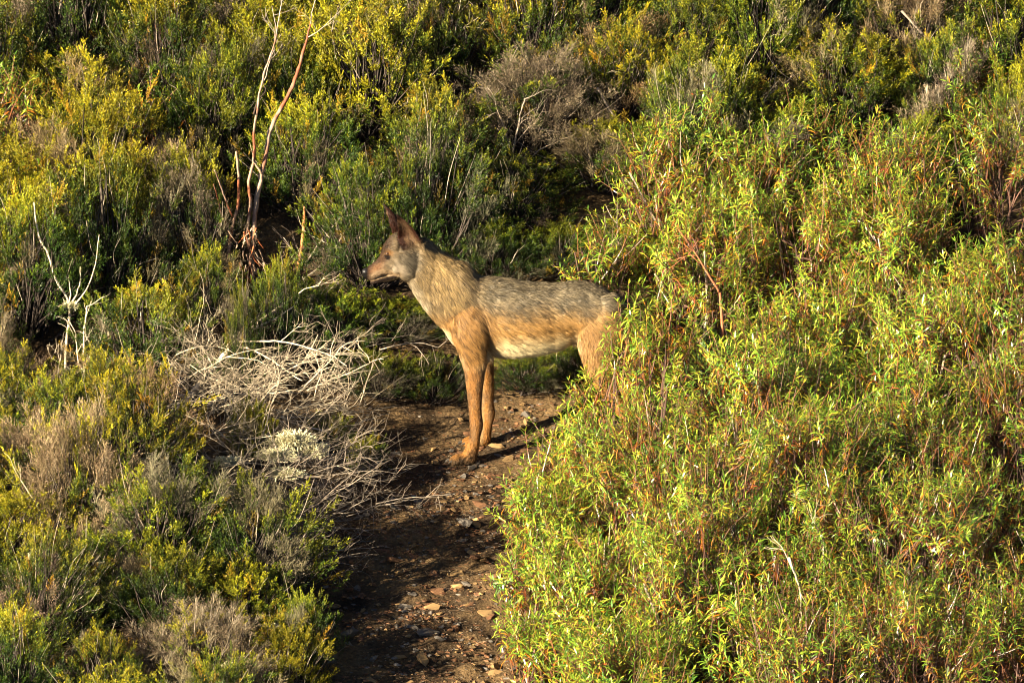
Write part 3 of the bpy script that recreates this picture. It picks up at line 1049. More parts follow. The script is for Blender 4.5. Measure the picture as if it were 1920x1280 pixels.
def leaf_colors(u, rng, warm=0.0):
    """u: 0 at the tip of the shoot, 1 at its oldest leaves"""
    n = len(u)
    r = rng.random(n)
    c = np.where((r < .48)[:, None], L_LIME, np.where((r < .70)[:, None], L_YEL, L_GRN)) * 1.0
    old = np.clip(u * 1.25 - .42 + warm + .3 * rng.normal(size=n), 0, 1)
    r = rng.random(n)
    oc = np.where((r < .38)[:, None], L_ORA, np.where((r < .58)[:, None], L_RED, L_BRN))
    c = np.where((rng.random(n) < old)[:, None], oc, c)
    return c * (.65 + .6 * rng.random((n, 1)))


def spray_proto(seed, warm=0.0, side=2):
    """a leafy rockrose shoot, stem from the origin up +z, with a few side shoots"""
    rng = np.random.default_rng(seed)
    mb = MB()
    axes = []
    Ls = .20 + .10 * rng.random()
    main = smooth_path([(0, 0, 0), (rng.normal() * .015, rng.normal() * .015, Ls * .5), (rng.normal() * .03, rng.normal() * .03, Ls)], 4)
    axes.append((main, 1.0))
    for k in range(side):
        t = rng.uniform(.2, .6)
        b = main[int(t * (len(main) - 1))]
        a = rng.random() * 6.28
        l2 = Ls * rng.uniform(.35, .6)
        d = np.array([math.cos(a) * .65, math.sin(a) * .65, .8])
        axes.append((smooth_path([b, b + d * l2 * .5, b + d * l2 + np.array([0, 0, .03])], 4), .75))
    for pts, sc in axes:
        cs = np.array([.22, .10, .045]) * (.7 + .5 * rng.random())
        tube(mb, pts, [.0024 * sc + .0006, .0011], cs, 4)
        seg = np.linspace(0, 1, len(pts))
        ln = np.linalg.norm(np.diff(pts, axis=0), axis=1).sum()
        nodes = max(5, int(ln / .016))
        k = 3 if sc > .9 else 3
        u0 = .22 if sc > .9 else .3
        tt = np.repeat(np.linspace(u0, 1, nodes), k)
        n = len(tt)
        B = np.stack([np.interp(tt, seg, pts[:, j]) for j in range(3)], 1)
        g = norm(np.gradient(pts, axis=0))
        AX = norm(np.stack([np.interp(tt, seg, g[:, j]) for j in range(3)], 1))
        az = np.tile(np.arange(k) * 2 * math.pi / k, nodes) + np.repeat(np.arange(nodes) * 1.1, k) + .5 * rng.normal(size=n)
        u, v = perp(AX)
        OUT = np.cos(az)[:, None] * u + np.sin(az)[:, None] * v
        u_old = (1 - tt) / (1 - u0)
        L = (.038 + .022 * rng.random(n)) * np.clip(.55 + u_old * 2.2, .5, 1.0) * sc ** .5
        W = .0018 + .0009 * rng.random(n)
        # young leaves stand up, old leaves arch down
        curl = np.clip(.35 + .8 * u_old + .25 * rng.normal(size=n), .05, 1.5)
        young = np.clip(1 - u_old * 3.5, 0, 1)[:, None]
        OUT = norm(OUT + AX * young * .6)
        keep = rng.random(n) > .25 * u_old
        col = leaf_colors(u_old, rng, warm)
        add_leaves(mb, B[keep], AX[keep], OUT[keep], L[keep], W[keep], curl[keep], col[keep], rng)
    return mb.mesh('leafy_shoot', M_LEAF)


SPRAY = [spray_proto(300 + i, -.12, 2) for i in range(5)] + [spray_proto(320 + i, .10, 2) for i in range(4)] + [spray_proto(340 + i, .35, 1) for i in range(3)]


def rockrose(x, y, height, radius, nshoot, label, group=None, rng=RNG, warm=.3, tint=(1, 1, 1), bare=.35):
    o = thing('rockrose_shrub', label, 'shrub', (x, y, H(x, y) - .015), 0, 1, group)
    wd = MB()
    hubs = []
    nm = max(3, int(nshoot / 6))
    for k in range(nm):
        a = rng.random() * 6.28
        r = radius * math.sqrt(rng.random()) * .8
        e = np.array([math.cos(a) * r, math.sin(a) * r, height * (.42 + .25 * rng.random())])
        b = np.array([rng.normal() * .02, rng.normal() * .02, -.03])
        m = b * .5 + e * .5 + np.array([-e[0] * .15, -e[1] * .15, -.02]) + rng.normal(size=3) * .015
        pts = smooth_path([b, m, e], 4)
        c = np.array([.10, .06, .045]) if nshoot < 15 or rng.random() < .8 else np.array([.42, .34, .25])
        tube(wd, pts, [.009, .006, .004], c, 5, .2)
        hubs.append(e)
    hubs = np.array(hubs)
    for k in range(nshoot):
        a = rng.random() * 6.28
        u = rng.random()
        r = radius * math.sqrt(rng.random()) * (1.0 + .15 * rng.normal())
        dome = math.sqrt(max(0.05, 1 - min(1, r / radius) ** 2 * .75))
        top = np.array([math.cos(a) * r, math.sin(a) * r, height * (bare + (1 - bare) * (u ** .6)) * (.6 + .4 * dome)])
        d = norm(np.array([top[0] / radius * .55, top[1] / radius * .55, 1.0]) + rng.normal(size=3) * np.array([.22, .22, .05]))
        sc = rng.uniform(.72, 1.2)
        base = top - d * .22 * sc
        base[2] = max(base[2], .02)
        h = hubs[np.argmin(np.linalg.norm(hubs[:, :2] - base[:2], axis=1))]
        if h[2] > base[2]:
            h = h * max(.1, (base[2] - .03) / h[2])
        pts = smooth_path([h, h * .45 + base * .55 + rng.normal(size=3) * .012, base + d * .03], 3)
        tube(wd, pts, [.0038, .0024], np.array([.12, .065, .045]) * (.6 + .7 * rng.random()), 4)
        w_ = warm + .25 * (1 - u) + .22 * rng.normal()
        i = rng.integers(0, 5) if w_ < .35 else (rng.integers(5, 9) if w_ < .75 else rng.integers(9, 12))
        s = link('leafy_shoot', SPRAY[i], o)
        s.location = base
        q = Vector(d).to_track_quat('Z', 'Y')
        s.rotation_mode = 'QUATERNION'
        from mathutils import Quaternion
        s.rotation_quaternion = q @ Quaternion((0, 0, 1), rng.random() * 6.28)
        s.scale = (sc, sc, sc)
        g = .75 + .45 * rng.random()
        s.color = (tint[0] * g * (.9 + .25 * rng.random()), tint[1] * g, tint[2] * g, 1)
    for k in range(int(nshoot * bare * 1.4) if nshoot > 15 else 0):              # dry brown stems between the leafy ones
        a = rng.random() * 6.28
        r = radius * math.sqrt(rng.random())
        e = np.array([math.cos(a) * r, math.sin(a) * r, height * rng.uniform(.55, .95)])
        b = e * np.array([.55, .55, .15])
        tube(wd, smooth_path([b, (b + e) / 2 + rng.normal(size=3) * .015, e], 3), [.002, .001], np.array([.16, .10, .08]) * rng.uniform(.5, 1.6), 3)
    wd.build('stem', M_TWIG, o)
    return o


r3 = np.random.default_rng(5)


def rr_at(px, pytop, Y, radius, n, label, group=None, warm=.3, bare=.35, tint=(1, 1, 1)):
    Y = solve_y(px, pytop, Y, .1, .95, .7)
    t = P(px, pytop, Y)
    h = max(.12, t[2] - H(t[0], Y))
    rplaced.append((t[0], Y, radius))
    return rockrose(t[0], Y, h, radius, n, label, group, r3, warm, tint, bare)


rplaced = []
rr_at(1228, 520, -.60, .19, 30, 'rockrose shrub screening the wolf\'s rump and hind leg', warm=.2, bare=.2)
rr_at(1172, 835, -.75, .17, 22, 'lower rockrose in front of the wolf\'s hind foot', warm=.15, bare=.15)
rr_at(1040, 770, -.62, .13, 16, 'small lime-green rockrose beneath the wolf\'s belly at the path edge', warm=-.1, bare=.1)
rr_at(1090, 690, -.40, .07, 7, 'slender rockrose sprig before the wolf\'s hind knee', warm=-.1, bare=.2)
rr_at(1140, 570, -.42, .05, 4, 'leggy rockrose stalk crossing the wolf\'s hip', warm=0, bare=.5)
rr_at(1108, 655, -.36, .04, 3, 'wispy rockrose stalk before the wolf\'s groin', warm=0, bare=.4)
rr_at(1205, 540, -.50, .08, 10, 'rockrose whose top sprigs overlap the wolf\'s croup', warm=0, bare=.6)
rr_at(1245, 610, -.54, .09, 11, 'rockrose with drooping sprigs over the wolf\'s tail', warm=.1, bare=.5)
rr_at(1130, 370, .75, .17, 30, 'rockrose leaning out behind the wolf\'s rump', warm=.15, bare=.15)
rr_at(1250, 205, 1.15, .26, 60, 'tall rockrose at the upper corner of the thicket nearest the dark heather', warm=.3, bare=.2)
rr_at(1330, 160, 1.45, .16, 22, 'rockrose with long upright leading shoots above the thicket', warm=.15, bare=.3)
rr_at(1555, 170, 1.5, .17, 24, 'rockrose with an arching leader in front of the golden heather', warm=.25, bare=.3)
rr_at(1040, 860, -1.15, .22, 44, 'bright lime rockrose bulging over the path at its narrowest', warm=0, bare=.1)
rr_at(1010, 1080, -1.95, .17, 26, 'low rockrose rooted on the stony edge of the path', warm=.05, bare=.1)
rr_at(1020, 960, -1.5, .17, 30, 'rockrose at the path edge beside the pale angular stone', warm=.15, bare=.1)
rr_at(1410, 1090, -2.6, .16, 24, 'orange-stemmed rockrose with stacked leaf whorls in front of the thicket', warm=.35, bare=.2)
RL = 'rockrose shrub with narrow yellow-green and orange leaves within the dense thicket right of the path'
RD = 'sparser rockrose with bare dark stems on the near flank of the thicket'


def rok(x, y):
    lo = np.interp(y, [-2.9, -2.0, -1.5, -1.1, -.7, -.45, .45, .8, 1.3, 1.9], [.32, .30, .32, .36, .52, .66, .66, .52, .62, .9])
    return x > lo and not (x < .95 and -.42 < y < .40)


cnt = 0
for _ in range(4000):
    x, y = r3.uniform(.25, 2.5), r3.uniform(-2.9, 1.2)
    if not rok(x, y) or not all((x - a) ** 2 + (y - b) ** 2 > (.5 * (r + .27) + .06) ** 2 for a, b, r in rplaced):
        continue
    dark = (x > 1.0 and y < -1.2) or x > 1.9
    rad = r3.uniform(.24, .30)
    rplaced.append((x, y, .27))
    hh = r3.uniform(.62, .84) * (1.0 if y > -2 else .85)
    if x < .6:
        hh *= .75
    rk = rockrose(x, y, hh, rad, int(46 if dark else 74), RD if dark else RL, None, r3, (.55 if x > 1.4 else .45) if dark else .28, (.82, .78, .82) if dark else (1, 1, 1), .40 if dark else .22)  # dark ones get fewer shoots and a duller, faintly purple tint
    FILL.append((rk, 'sparse dark-stemmed rockrose' if dark else 'dense yellow-green rockrose', x, y))
    cnt += 1
# a few rockroses among the heather of the slope
rr_at(25, 95, 1.6, .13, 16, 'rockrose with drooping leaves at the left edge of the slope', warm=.3)
rr_at(300, 20, 2.2, .16, 22, 'rockrose between golden heather and the bare saplings, high on the slope', warm=.35)
rr_at(275, 130, 1.7, .10, 10, 'thin orange-leaved rockrose under the one between golden heather and saplings', warm=.6)
rr_at(70, 265, 1.1, .07, 6, 'lone rockrose sprig poking out of grey heather on the left slope', warm=.2)
rr_at(1880, 60, 2.0, .24, 36, 'rockrose climbing the slope beyond the thicket', warm=.5)
rr_at(1850, 180, 1.9, .22, 34, 'orange-flecked rockrose joining the thicket to the one climbing the slope', warm=.55)
print('rockrose', cnt, round(time.time() - T0, 1))


# ------------------------------------------------------------------ bare saplings, dead wood
def trace(mb, poly, Y0, Y1, rad, col, sides=6, jit=.25, wob=.006, k=4, rng=RNG):
    n = len(poly)
    ys = np.linspace(Y0, Y1, n) + rng.normal(size=n) * wob
    pts = np.array([P(a, b, y) for (a, b), y in zip(poly, ys)])
    pts = smooth_path(pts, k)
    pts = pts + rng.normal(size=pts.shape) * .0012
    if callable(col):
        col = col(len(pts))
    tube(mb, pts, rad, col, sides, jit, rng)
    return pts


def bark(n):
    t = sstep(-.05, .45, vnoise(np.arange(n) * .7 + RNG.random() * 50, np.zeros(n), 8) + .25 * (RNG.random(n) - .5))[:, None]
    return np.array([[.20, .062, .024]]) * (1 - t) + np.array([[.36, .25, .17]]) * t


def shift(o, mb, loc):
    mb.v = [v - loc for v in mb.v]


def part(name, mat, o, fn, smooth=True):
    mb = MB()
    fn(mb)
    shift(o, mb, np.array(o.location))
    return mb.build(name, mat, o, smooth)


def twig_fan(mb, b, d, L, r, depth, col, rng, spread=.55, flat=1.0):
    n = 4
    d = norm(d)
    pts = [b]
    for i in range(n):
        d = norm(d + rng.normal(size=3) * .16 * np.array([1, 1, flat]))
        pts.append(pts[-1] + d * L / n)
    tube(mb, np.array(pts), [r, r * .55], col * (.75 + .5 * rng.random()), 4 if r > .0015 else 3)
    if depth > 0:
        for k in range(rng.integers(2, 5)):
            q = pts[rng.integers(1, n + 1)]
            twig_fan(mb, q, d + rng.normal(size=3) * spread * np.array([1, 1, flat]), L * rng.uniform(.4, .75), r * .6, depth - 1, col, rng, spread, flat)


sb = ground_hit(465, 525)
SY = sb[1]
sap = thing('bare_sapling', 'leafless multi-stemmed sapling with peeling red and white bark amid heather', 'tree', sb)
part('trunk', M_BARK, sap, lambda m: trace(m, [(470, 530), (474, 460), (478, 400), (488, 340), (498, 290), (510, 235), (530, 200), (550, 160), (562, 120), (575, 75), (583, 40)], SY, SY + .12, [.011, .0105, .0095, .0075, .004], bark, 8, .35))
part('trunk', M_BARK, sap, lambda m: trace(m, [(462, 530), (470, 480), (463, 440), (470, 385), (466, 340), (476, 300), (476, 250), (482, 205), (492, 150), (506, 110), (516, 75), (522, 40)], SY - .02, SY + .05, [.0075, .0065, .005, .0025], bark, 7, .4))
part('trunk', M_BARK, sap, lambda m: trace(m, [(428, 490), (434, 430), (445, 390), (448, 350), (446, 310), (443, 285)], SY - .03, SY - .08, [.007, .0065, .005], bark, 7, .4))
part('branch', M_BARK, sap, lambda m: trace(m, [(436, 405), (422, 372), (410, 338), (402, 318)], SY - .06, SY - .15, [.0045, .003], bark, 5))
part('branch', M_BARK, sap, lambda m: trace(m, [(428, 432), (416, 400), (406, 365), (400, 345)], SY - .04, SY - .1, [.003, .002], bark, 5))
part('branch', M_BARK, sap, lambda m: trace(m, [(492, 326), (482, 312), (475, 300), (476, 280)], SY + .03, SY, [.006, .004], bark, 5))
part('branch', M_TWIG, sap, lambda m: trace(m, [(476, 215), (484, 190), (497, 172), (492, 150)], SY + .02, SY + .1, [.004, .002], (.06, .04, .03), 5))
part('twig_spray', M_TWIG, sap, lambda m: [twig_fan(m, P(px, py, SY + .08), np.array([dx, .1, 1.0]), .16, .002, 2, np.array([.42, .34, .27]), RNG) for px, py, dx in ((583, 45, .3), (578, 70, .8), (522, 45, -.2), (515, 80, .5), (490, 160, .5))])['kind'] = 'stuff'


def peel(m):
    for k in range(46):
        px, py = RNG.normal(465, 16), RNG.uniform(425, 535)
        b = P(px, py, SY - .03 - .05 * RNG.random())
        d = np.array([RNG.normal() * .5, -.3, -1.0])
        tube(m, np.array([b, b + d * .02, b + d * .045 + np.array([RNG.normal() * .015, 0, 0])]), [.004, .003, .0008], np.array([.44, .31, .20]) if RNG.random() < .6 else np.array([.34, .10, .03]), 3)


part('peeling_bark', M_BARK, sap, peel, False)['kind'] = 'stuff'

GREY, PALE = np.array([.28, .225, .17]), np.array([.60, .49, .34])
b0 = ground_hit(560, 500)
brk = thing('broken_bush', 'snapped red-tipped bush of grey twigs between sapling and wolf\'s muzzle', 'dead bush', b0)
part('stem', M_BARK, brk, lambda m: trace(m, [(556, 520), (563, 480), (568, 440), (571, 400), (570, 388)], b0[1], b0[1] - .06, [.008, .007, .005], lambda n: np.tile([[.40, .17, .06]], (n, 1)), 6))
part('branch', M_WOOD, brk, lambda m: trace(m, [(520, 535), (545, 515), (575, 490), (600, 455), (640, 405), (680, 350)], b0[1] - .05, b0[1] + .1, [.006, .002], GREY, 5))
part('branch', M_WOOD, brk, lambda m: trace(m, [(540, 540), (575, 520), (610, 490), (640, 445), (655, 415)], b0[1] - .1, b0[1] - .05, [.006, .002], GREY, 5))
part('twig_spray', M_WOOD, brk, lambda m: [twig_fan(m, P(px, py, b0[1] - .05), np.array([dx, -.2, .7]), .16, .0022, 2, GREY, RNG) for px, py, dx in ((600, 455, .6), (640, 405, .3), (575, 500, -.6), (620, 480, .9), (545, 520, -.3))])['kind'] = 'stuff'

f0 = ground_hit(330, 800)
FY = f0[1]
fal = thing('fallen_trunk', 'bleached slender dead trunk propped slantwise over the brushwood, with side branches', 'dead branch', f0)
part('trunk', M_WOOD, fal, lambda m: trace(m, [(316, 790), (340, 760), (362, 735), (400, 690), (440, 645), (480, 610), (520, 578), (572, 543)], FY - .05, FY + .45, [.012, .0125, .0115, .009, .004], PALE * 1.05, 8, .15))
for poly, r, ya, yb in (([(448, 640), (480, 640), (526, 640), (566, 648), (619, 666), (650, 685)], .0045, .2, .05), ([(446, 648), (470, 655), (499, 669), (539, 695), (566, 714)], .0045, .2, .0),
                        ([(470, 618), (510, 600), (545, 578), (560, 560)], .0045, .25, .35), ([(425, 650), (440, 630), (460, 612), (500, 580)], .004, .2, .3),
                        ([(380, 712), (350, 690), (330, 680), (300, 690)], .004, .1, -.05), ([(400, 690), (385, 660), (370, 650), (330, 665)], .004, .15, .05)):
    part('branch', M_WOOD, fal, lambda m: trace(m, poly, FY + ya, FY + yb, [r, r * .45], PALE, 5))
part('twig_spray', M_WOOD, fal, lambda m: [twig_fan(m, P(px, py, FY + .12), np.array([dx, -.1, dz]), .12, .002, 2, PALE, RNG) for px, py, dx, dz in ((566, 648, .9, -.3), (619, 666, 1, .2), (540, 695, .8, -.2), (500, 670, .8, -.1), (526, 640, .6, .5), (560, 550, .7, .6))])['kind'] = 'stuff'

DEADB = [([(526, 650), (512, 675), (505, 698), (507, 741), (486, 780), (459, 818), (427, 857), (405, 880)], .006, 'thin forked stick leaning across the brushwood below the fallen trunk'),
         ([(512, 709), (552, 687), (600, 672), (643, 661)], .0045, 'upper pale stick fanning out of the brushwood towards the wolf'),
         ([(560, 735), (584, 711), (619, 677), (640, 650)], .004, 'short upright stick in the brushwood fan'),
         ([(575, 732), (610, 716), (645, 703), (693, 680)], .004, 'long bleached stick reaching from the brushwood towards the wolf\'s forelegs'),
         ([(530, 780), (552, 794), (613, 810), (645, 828), (698, 844)], .0045, 'grey stick sloping down onto the path by the wolf\'s front paw'),
         ([(560, 900), (620, 935), (690, 970), (760, 990)], .004, 'lowest grey stick trailing onto the path from the brushwood'),
         ([(400, 1035), (440, 1030), (470, 1048), (500, 1078)], .005, 'crooked pale stick lying on green heather above the path edge'),
         ([(130, 1138), (160, 1162), (200, 1172), (262, 1150), (322, 1134), (382, 1108)], .006, 'long bent branch lying across heather in the near left corner')]
for poly, r, lab in DEADB:
    g = ground_hit(*poly[0])
    g1 = ground_hit(*poly[-1])
    y0 = g[1] - .22
    o = thing('dead_stick', lab, 'stick', g)
    part('stem', M_WOOD, o, lambda m: trace(m, poly, y0, y0 + .1, [r, r * .5], PALE * .95, 6))
    part('twig_spray', M_WOOD, o, lambda m: [twig_fan(m, P(*poly[int(RNG.integers(1, len(poly)))], y0 + .05), np.array([poly[-1][0] - poly[0][0], 0, -(poly[-1][1] - poly[0][1])]) / 200 + RNG.normal(size=3) * .4, .10, .0018, 1, PALE * .9, RNG) for _ in range(6)])['kind'] = 'stuff'

# heaps of brushwood: each a dead bush of fine twigs, flattened
BRUSH = [(400, 690, .30, 'tangle of bleached brushwood round the upper half of the fallen trunk', PALE, .3),
         (380, 760, .34, 'dense bleached brushwood heap at the foot of the fallen trunk', PALE, .6),
         (470, 760, .34, 'pale brushwood heap with a green heather tuft in it', PALE, 1.0),
         (540, 720, .32, 'brushwood fan of white twigs spreading towards the wolf', PALE, 1.2),
         (590, 800, .32, 'grey brushwood sloping down beside the lichen clumps', PALE * .85, 1.4),
         (480, 850, .30, 'pale brushwood under the lichen clumps', PALE * .9, .8),
         (610, 880, .28, 'grey brushwood spilling onto the path by the wolf\'s paw', GREY * 1.2, 1.5),
         (560, 930, .32, 'dull grey brushwood mat on the bank below the lichen', GREY * 1.2, 1.3),
         (625, 955, .26, 'lowest grey brushwood mat on the path margin', GREY * 1.1, 1.5),
         (560, 1070, .26, 'fine grey brushwood behind the small green heather at the path edge', GREY * 1.1, 1.2),
         (500, 985, .26, 'grey brushwood on the bank above the crooked pale stick', GREY * 1.2, 1.0),
         (430, 930, .26, 'mixed pale and grey brushwood beside the rounded green heather', PALE * .7, .8),
         (650, 640, .28, 'brownish brushwood in front of the shaded heather below the wolf\'s nose', GREY, 1.0)]
for px, py, L, lab, col, lean in BRUSH:
    g = ground_hit(px, py + 30)
    o = thing('brushwood', lab, 'brushwood', g)

    def mk(m):
        for k in range(32):
            b = g + np.array([RNG.normal() * .10 - .06, RNG.normal() * .06, abs(RNG.normal()) * .08])
            d = np.array([RNG.normal(.32 * lean, .75), RNG.normal() * .45, .1 + .35 * RNG.random()])
            twig_fan(m, b, d, L * RNG.uniform(.35, .95), RNG.uniform(.0012, .0032), 2, col * RNG.uniform(.35, 1.15), RNG, .65, .75)
    part('twig_tangle', M_WOOD, o, mk).__setitem__('kind', 'stuff')

STEMS = [([[(122, 705), (125, 640), (131, 590), (128, 562), (104, 522), (92, 480), (72, 440), (64, 380)], [(131, 585), (158, 548), (176, 510), (186, 440)], [(130, 575), (132, 545), (128, 515)], [(133, 570), (150, 535), (150, 500)]], .0065, 'forked white dead stem with a lichen knot standing left of the fallen trunk'),
         ([[(160, 735), (158, 680), (157, 630), (163, 575)], [(158, 700), (146, 672), (142, 625)], [(152, 730), (130, 690), (96, 672)], [(160, 690), (172, 660), (178, 645)]], .006, 'short splintered dead stem beside the forked white one'),
         ([[(160, 1000), (163, 950), (166, 905), (172, 862), (190, 820)], [(165, 925), (188, 890), (230, 870)], [(162, 950), (200, 968), (230, 972)], [(168, 890), (150, 850), (142, 815)]], .0065, 'lichened dead heather stem standing in the near left bank'),
         ([[(75, 1040), (80, 1000), (70, 950), (40, 900)], [(78, 985), (100, 940), (110, 905)]], .0045, 'thin leaning dead stem at the far left of the near bank'),
         ([[(320, 985), (345, 972), (372, 950), (395, 920), (420, 895)], [(316, 985), (314, 965), (300, 950)], [(350, 968), (390, 960), (410, 935)]], .005, 'branching pale dead twig on the middle of the left bank'),
         ([[(955, 345), (958, 300), (966, 265), (976, 215), (985, 185)], [(960, 290), (945, 240), (930, 200)], [(966, 270), (990, 240)]], .0055, 'bare grey heather stem on the slope behind the wolf\'s back'),
         ([[(1010, 245), (1030, 212), (1062, 188), (1090, 160), (1112, 138)], [(1040, 205), (1050, 175), (1058, 150)]], .005, 'long silvery bare branch slanting up the slope over the wolf'),
         ([[(960, 345), (985, 310), (1010, 282), (1040, 268)]], .004, 'low white bare twig in the dark hollow behind the wolf'),
         ([[(1110, 330), (1135, 305), (1160, 288), (1180, 278)], [(1125, 345), (1110, 310), (1090, 290)]], .005, 'crossed grey twigs in the dark hollow beside the rockroses'),
         ([[(1120, 165), (1150, 215), (1180, 243), (1192, 258)], [(1172, 238), (1200, 225)]], .005, 'grey dead branch falling towards the thicket\'s upper corner'),
         ([[(850, 115), (853, 70), (860, 25), (865, -10)], [(852, 80), (870, 50)]], .004, 'upright white dead stem at the top of the slope'),
         ([[(1415, 215), (1435, 185), (1465, 160), (1490, 140)], [(1420, 205), (1445, 178), (1440, 150)], [(1412, 220), (1400, 180), (1392, 150)]], .004, 'fan of pale dead twigs rising behind the thicket'),
         ([[(1440, 95), (1462, 65), (1480, 48), (1505, 46), (1528, 50)], [(1470, 60), (1440, 78)]], .008, 'dark charred branch jutting out below the golden-green heather'),
         ([[(1602, 70), (1605, 30), (1600, -15)]], .014, 'thick grey trunk foot behind the golden-green heather'),
         ([[(1690, 20), (1740, 75), (1790, 130), (1850, 190)], [(1760, 95), (1800, 105)]], .006, 'long grey dead branch lying down the slope by the climbing rockrose'),
         ([[(640, 245), (668, 225), (700, 212), (715, 214)], [(655, 235), (690, 245), (720, 240)]], .004, 'pale horizontal twig on heather right of the saplings'),
         ([[(1480, 1045), (1494, 1085), (1502, 1120), (1502, 1155)], [(1490, 1075), (1470, 1030)]], .0045, 'bent white dead stem on the near flank of the rockrose thicket'),
         ([[(1545, 1050), (1543, 1015), (1530, 985), (1520, 965)]], .003, 'thin pale dead stem above the bent white one in the thicket'),
         ([[(1350, 548), (1332, 520), (1302, 472), (1272, 430)], [(1310, 480), (1290, 478)]], .0055, 'red-brown bare rockrose branch slanting through the sunlit thicket'),
         ([[(1696, 1150), (1700, 1100), (1706, 1070)]], .003, 'thin grey stalk in the darkest part of the thicket')]
for polys, r, lab in STEMS:
    foot = polys[0][0] if polys[0][0][1] > polys[0][-1][1] else polys[0][-1]
    g = ground_hit(foot[0], foot[1] + 20)
    Yd = g[1]
    if lab.startswith(('red-brown', 'bent white', 'thin pale', 'thin grey stalk')):
        Yd -= .75                                            # these stand among the outer shoots of the thicket
        g = np.array([P(foot[0], foot[1], Yd)[0], Yd, 0.0])
        g[2] = H(g[0], g[1])
    o = thing('dead_shrub', lab, 'dead shrub', g)
    col = np.array([.05, .04, .035]) if 'charred' in lab else (np.array([.36, .13, .06]) if 'red-brown' in lab else PALE * RNG.uniform(.75, 1.0))
    if 'grey' in lab:
        col = GREY * 1.05
    for i, poly in enumerate(polys):
        def mk(m):
            pts = trace(m, poly, Yd, Yd + RNG.normal() * .06, [r * (1 if i == 0 else .6), r * (.5 if i == 0 else .25)], col, 6)
            if i == 0:                                       # carry the foot down into the ground
                q = P(*foot, Yd)
                tube(m, np.array([q, (q + g) / 2 + RNG.normal(size=3) * .01, g - np.array([0, 0, .03])]), [r, r * 1.1], col, 6)
            if 'charred' not in lab and 'trunk' not in lab:
                for k in range(3):
                    a = pts[RNG.integers(len(pts) // 2, len(pts))]
                    twig_fan(m, a, norm(pts[-1] - pts[0]) + RNG.normal(size=3) * .5, .09, r * .3, 1, col, RNG)
        part('stem' if i == 0 else 'branch', M_WOOD, o, mk)

# ------------------------------------------------------------------ lichen cushions
LIC = [(548, 832, .045, 'largest pale yellow lichen cushion on the brushwood'), (520, 858, .032, 'cream lichen cushion just below the largest one'), (578, 850, .036, 'lichen cushion at the wolf\'s side of the largest one'),
       (540, 892, .030, 'ragged cream lichen cushion lowest on the brushwood'), (425, 868, .024, 'small lichen cushion on the leaning stick\'s foot'), (131, 576, .020, 'lichen knot in the fork of the white dead stem'),
       (120, 698, .016, 'lichen tuft at the foot of the forked white stem'), (165, 925, .024, 'elongated lichen tuft on the dead stem of the near left bank'), (158, 900, .014, 'small lichen tuft above the elongated one'),
       (70, 1045, .018, 'lichen tuft at the foot of the thin leaning stem'), (432, 1250, .016, 'lichen tuft low at the near edge of the bank'), (510, 1175, .014, 'lichen tuft beside the small green heather at the path edge'), (190, 1060, .012, 'tiny lichen tuft under near left heather')]
for px, py, r, lab in LIC:
    g = ground_hit(px, py)
    c = P(px, py, g[1] - .42)
    r *= 1.8
    o = MB()
    n = int(700 + 40000 * r)
    d = rand_dirs(n, RNG)
    d[:, 2] = np.abs(d[:, 2]) * .8
    b = d * r * .8 * RNG.random((n, 1)) ** .5 * np.array([1.3, 1, .75]) * (1 + 1.1 * vnoise(d[:, 0] * 3 + px, d[:, 1] * 3 + d[:, 2] * 3, 4))[:, None]
    e = b + (d + .5 * RNG.normal(size=(n, 3))) * r * (.07 + .15 * RNG.random((n, 1)))
    u, v = perp(norm(e - b))
    ww = .0022
    V = np.stack([b - u * ww, b + u * ww, e + v * ww, e - u * ww], 1)
    idx = np.arange(n)[:, None] * 4
    cc = np.array([.66, .60, .36]) * (.75 + .4 * RNG.random((n, 1)))
    o.add(V.reshape(-1, 3), np.stack([idx + np.array([0, 1, 2]), idx + np.array([0, 2, 3])], 1).reshape(-1, 3), np.repeat(cc, 4, 0))
    tag(link('lichen_clump', o.mesh('lichen_clump', M_LICHEN), loc=c), lab, 'lichen')

# ------------------------------------------------------------------ path: stones, gravel, litter
r5 = np.random.default_rng(31)


def stone_proto(seed):
    import bmesh
    rr = np.random.default_rng(seed)
    b_ = bmesh.new()
    pts = rr.normal(size=(14, 3))
    pts = pts / np.linalg.norm(pts, axis=1)[:, None] * np.array([1, .72, .38]) * (.75 + .35 * rr.random((14, 1)))
    vs = [b_.verts.new(p) for p in pts]
    bmesh.ops.convex_hull(b_, input=vs)
    for v in [v for v in b_.verts if not v.link_faces]:
        b_.verts.remove(v)
    bmesh.ops.triangulate(b_, faces=b_.faces)
    b_.verts.index_update()
    v = np.array([q.co[:] for q in b_.verts])
    f = np.array([[x.index for x in q.verts] for q in b_.faces])
    b_.free()
    m = MB()
    m.add(v, f, np.array([1.0, 1.0, 1.0]) * .9)
    return v, f, m.mesh('stone', M_STONE)


SP = [stone_proto(900 + i) for i in range(10)]
OCH, GRY, RST = np.array([.30, .185, .075]), np.array([.16, .135, .11]), np.array([.19, .09, .04])


def stone(x, y, r, lab, group=None, col=None, tilt=.25):
    o = link('stone', SP[r5.integers(10)][2], loc=(x, y, H(x, y) + r * .12))
    o.scale = (r, r * r5.uniform(.7, 1.1), r * r5.uniform(.7, 1.2))
    o.rotation_euler = (r5.normal() * tilt + .12, r5.normal() * tilt, r5.random() * 6.28)
    c = col if col is not None else (OCH, GRY, RST)[r5.integers(3)] * r5.uniform(.7, 1.2)
    o.color = (*c, 1)
    tag(o, lab, 'stone', group)


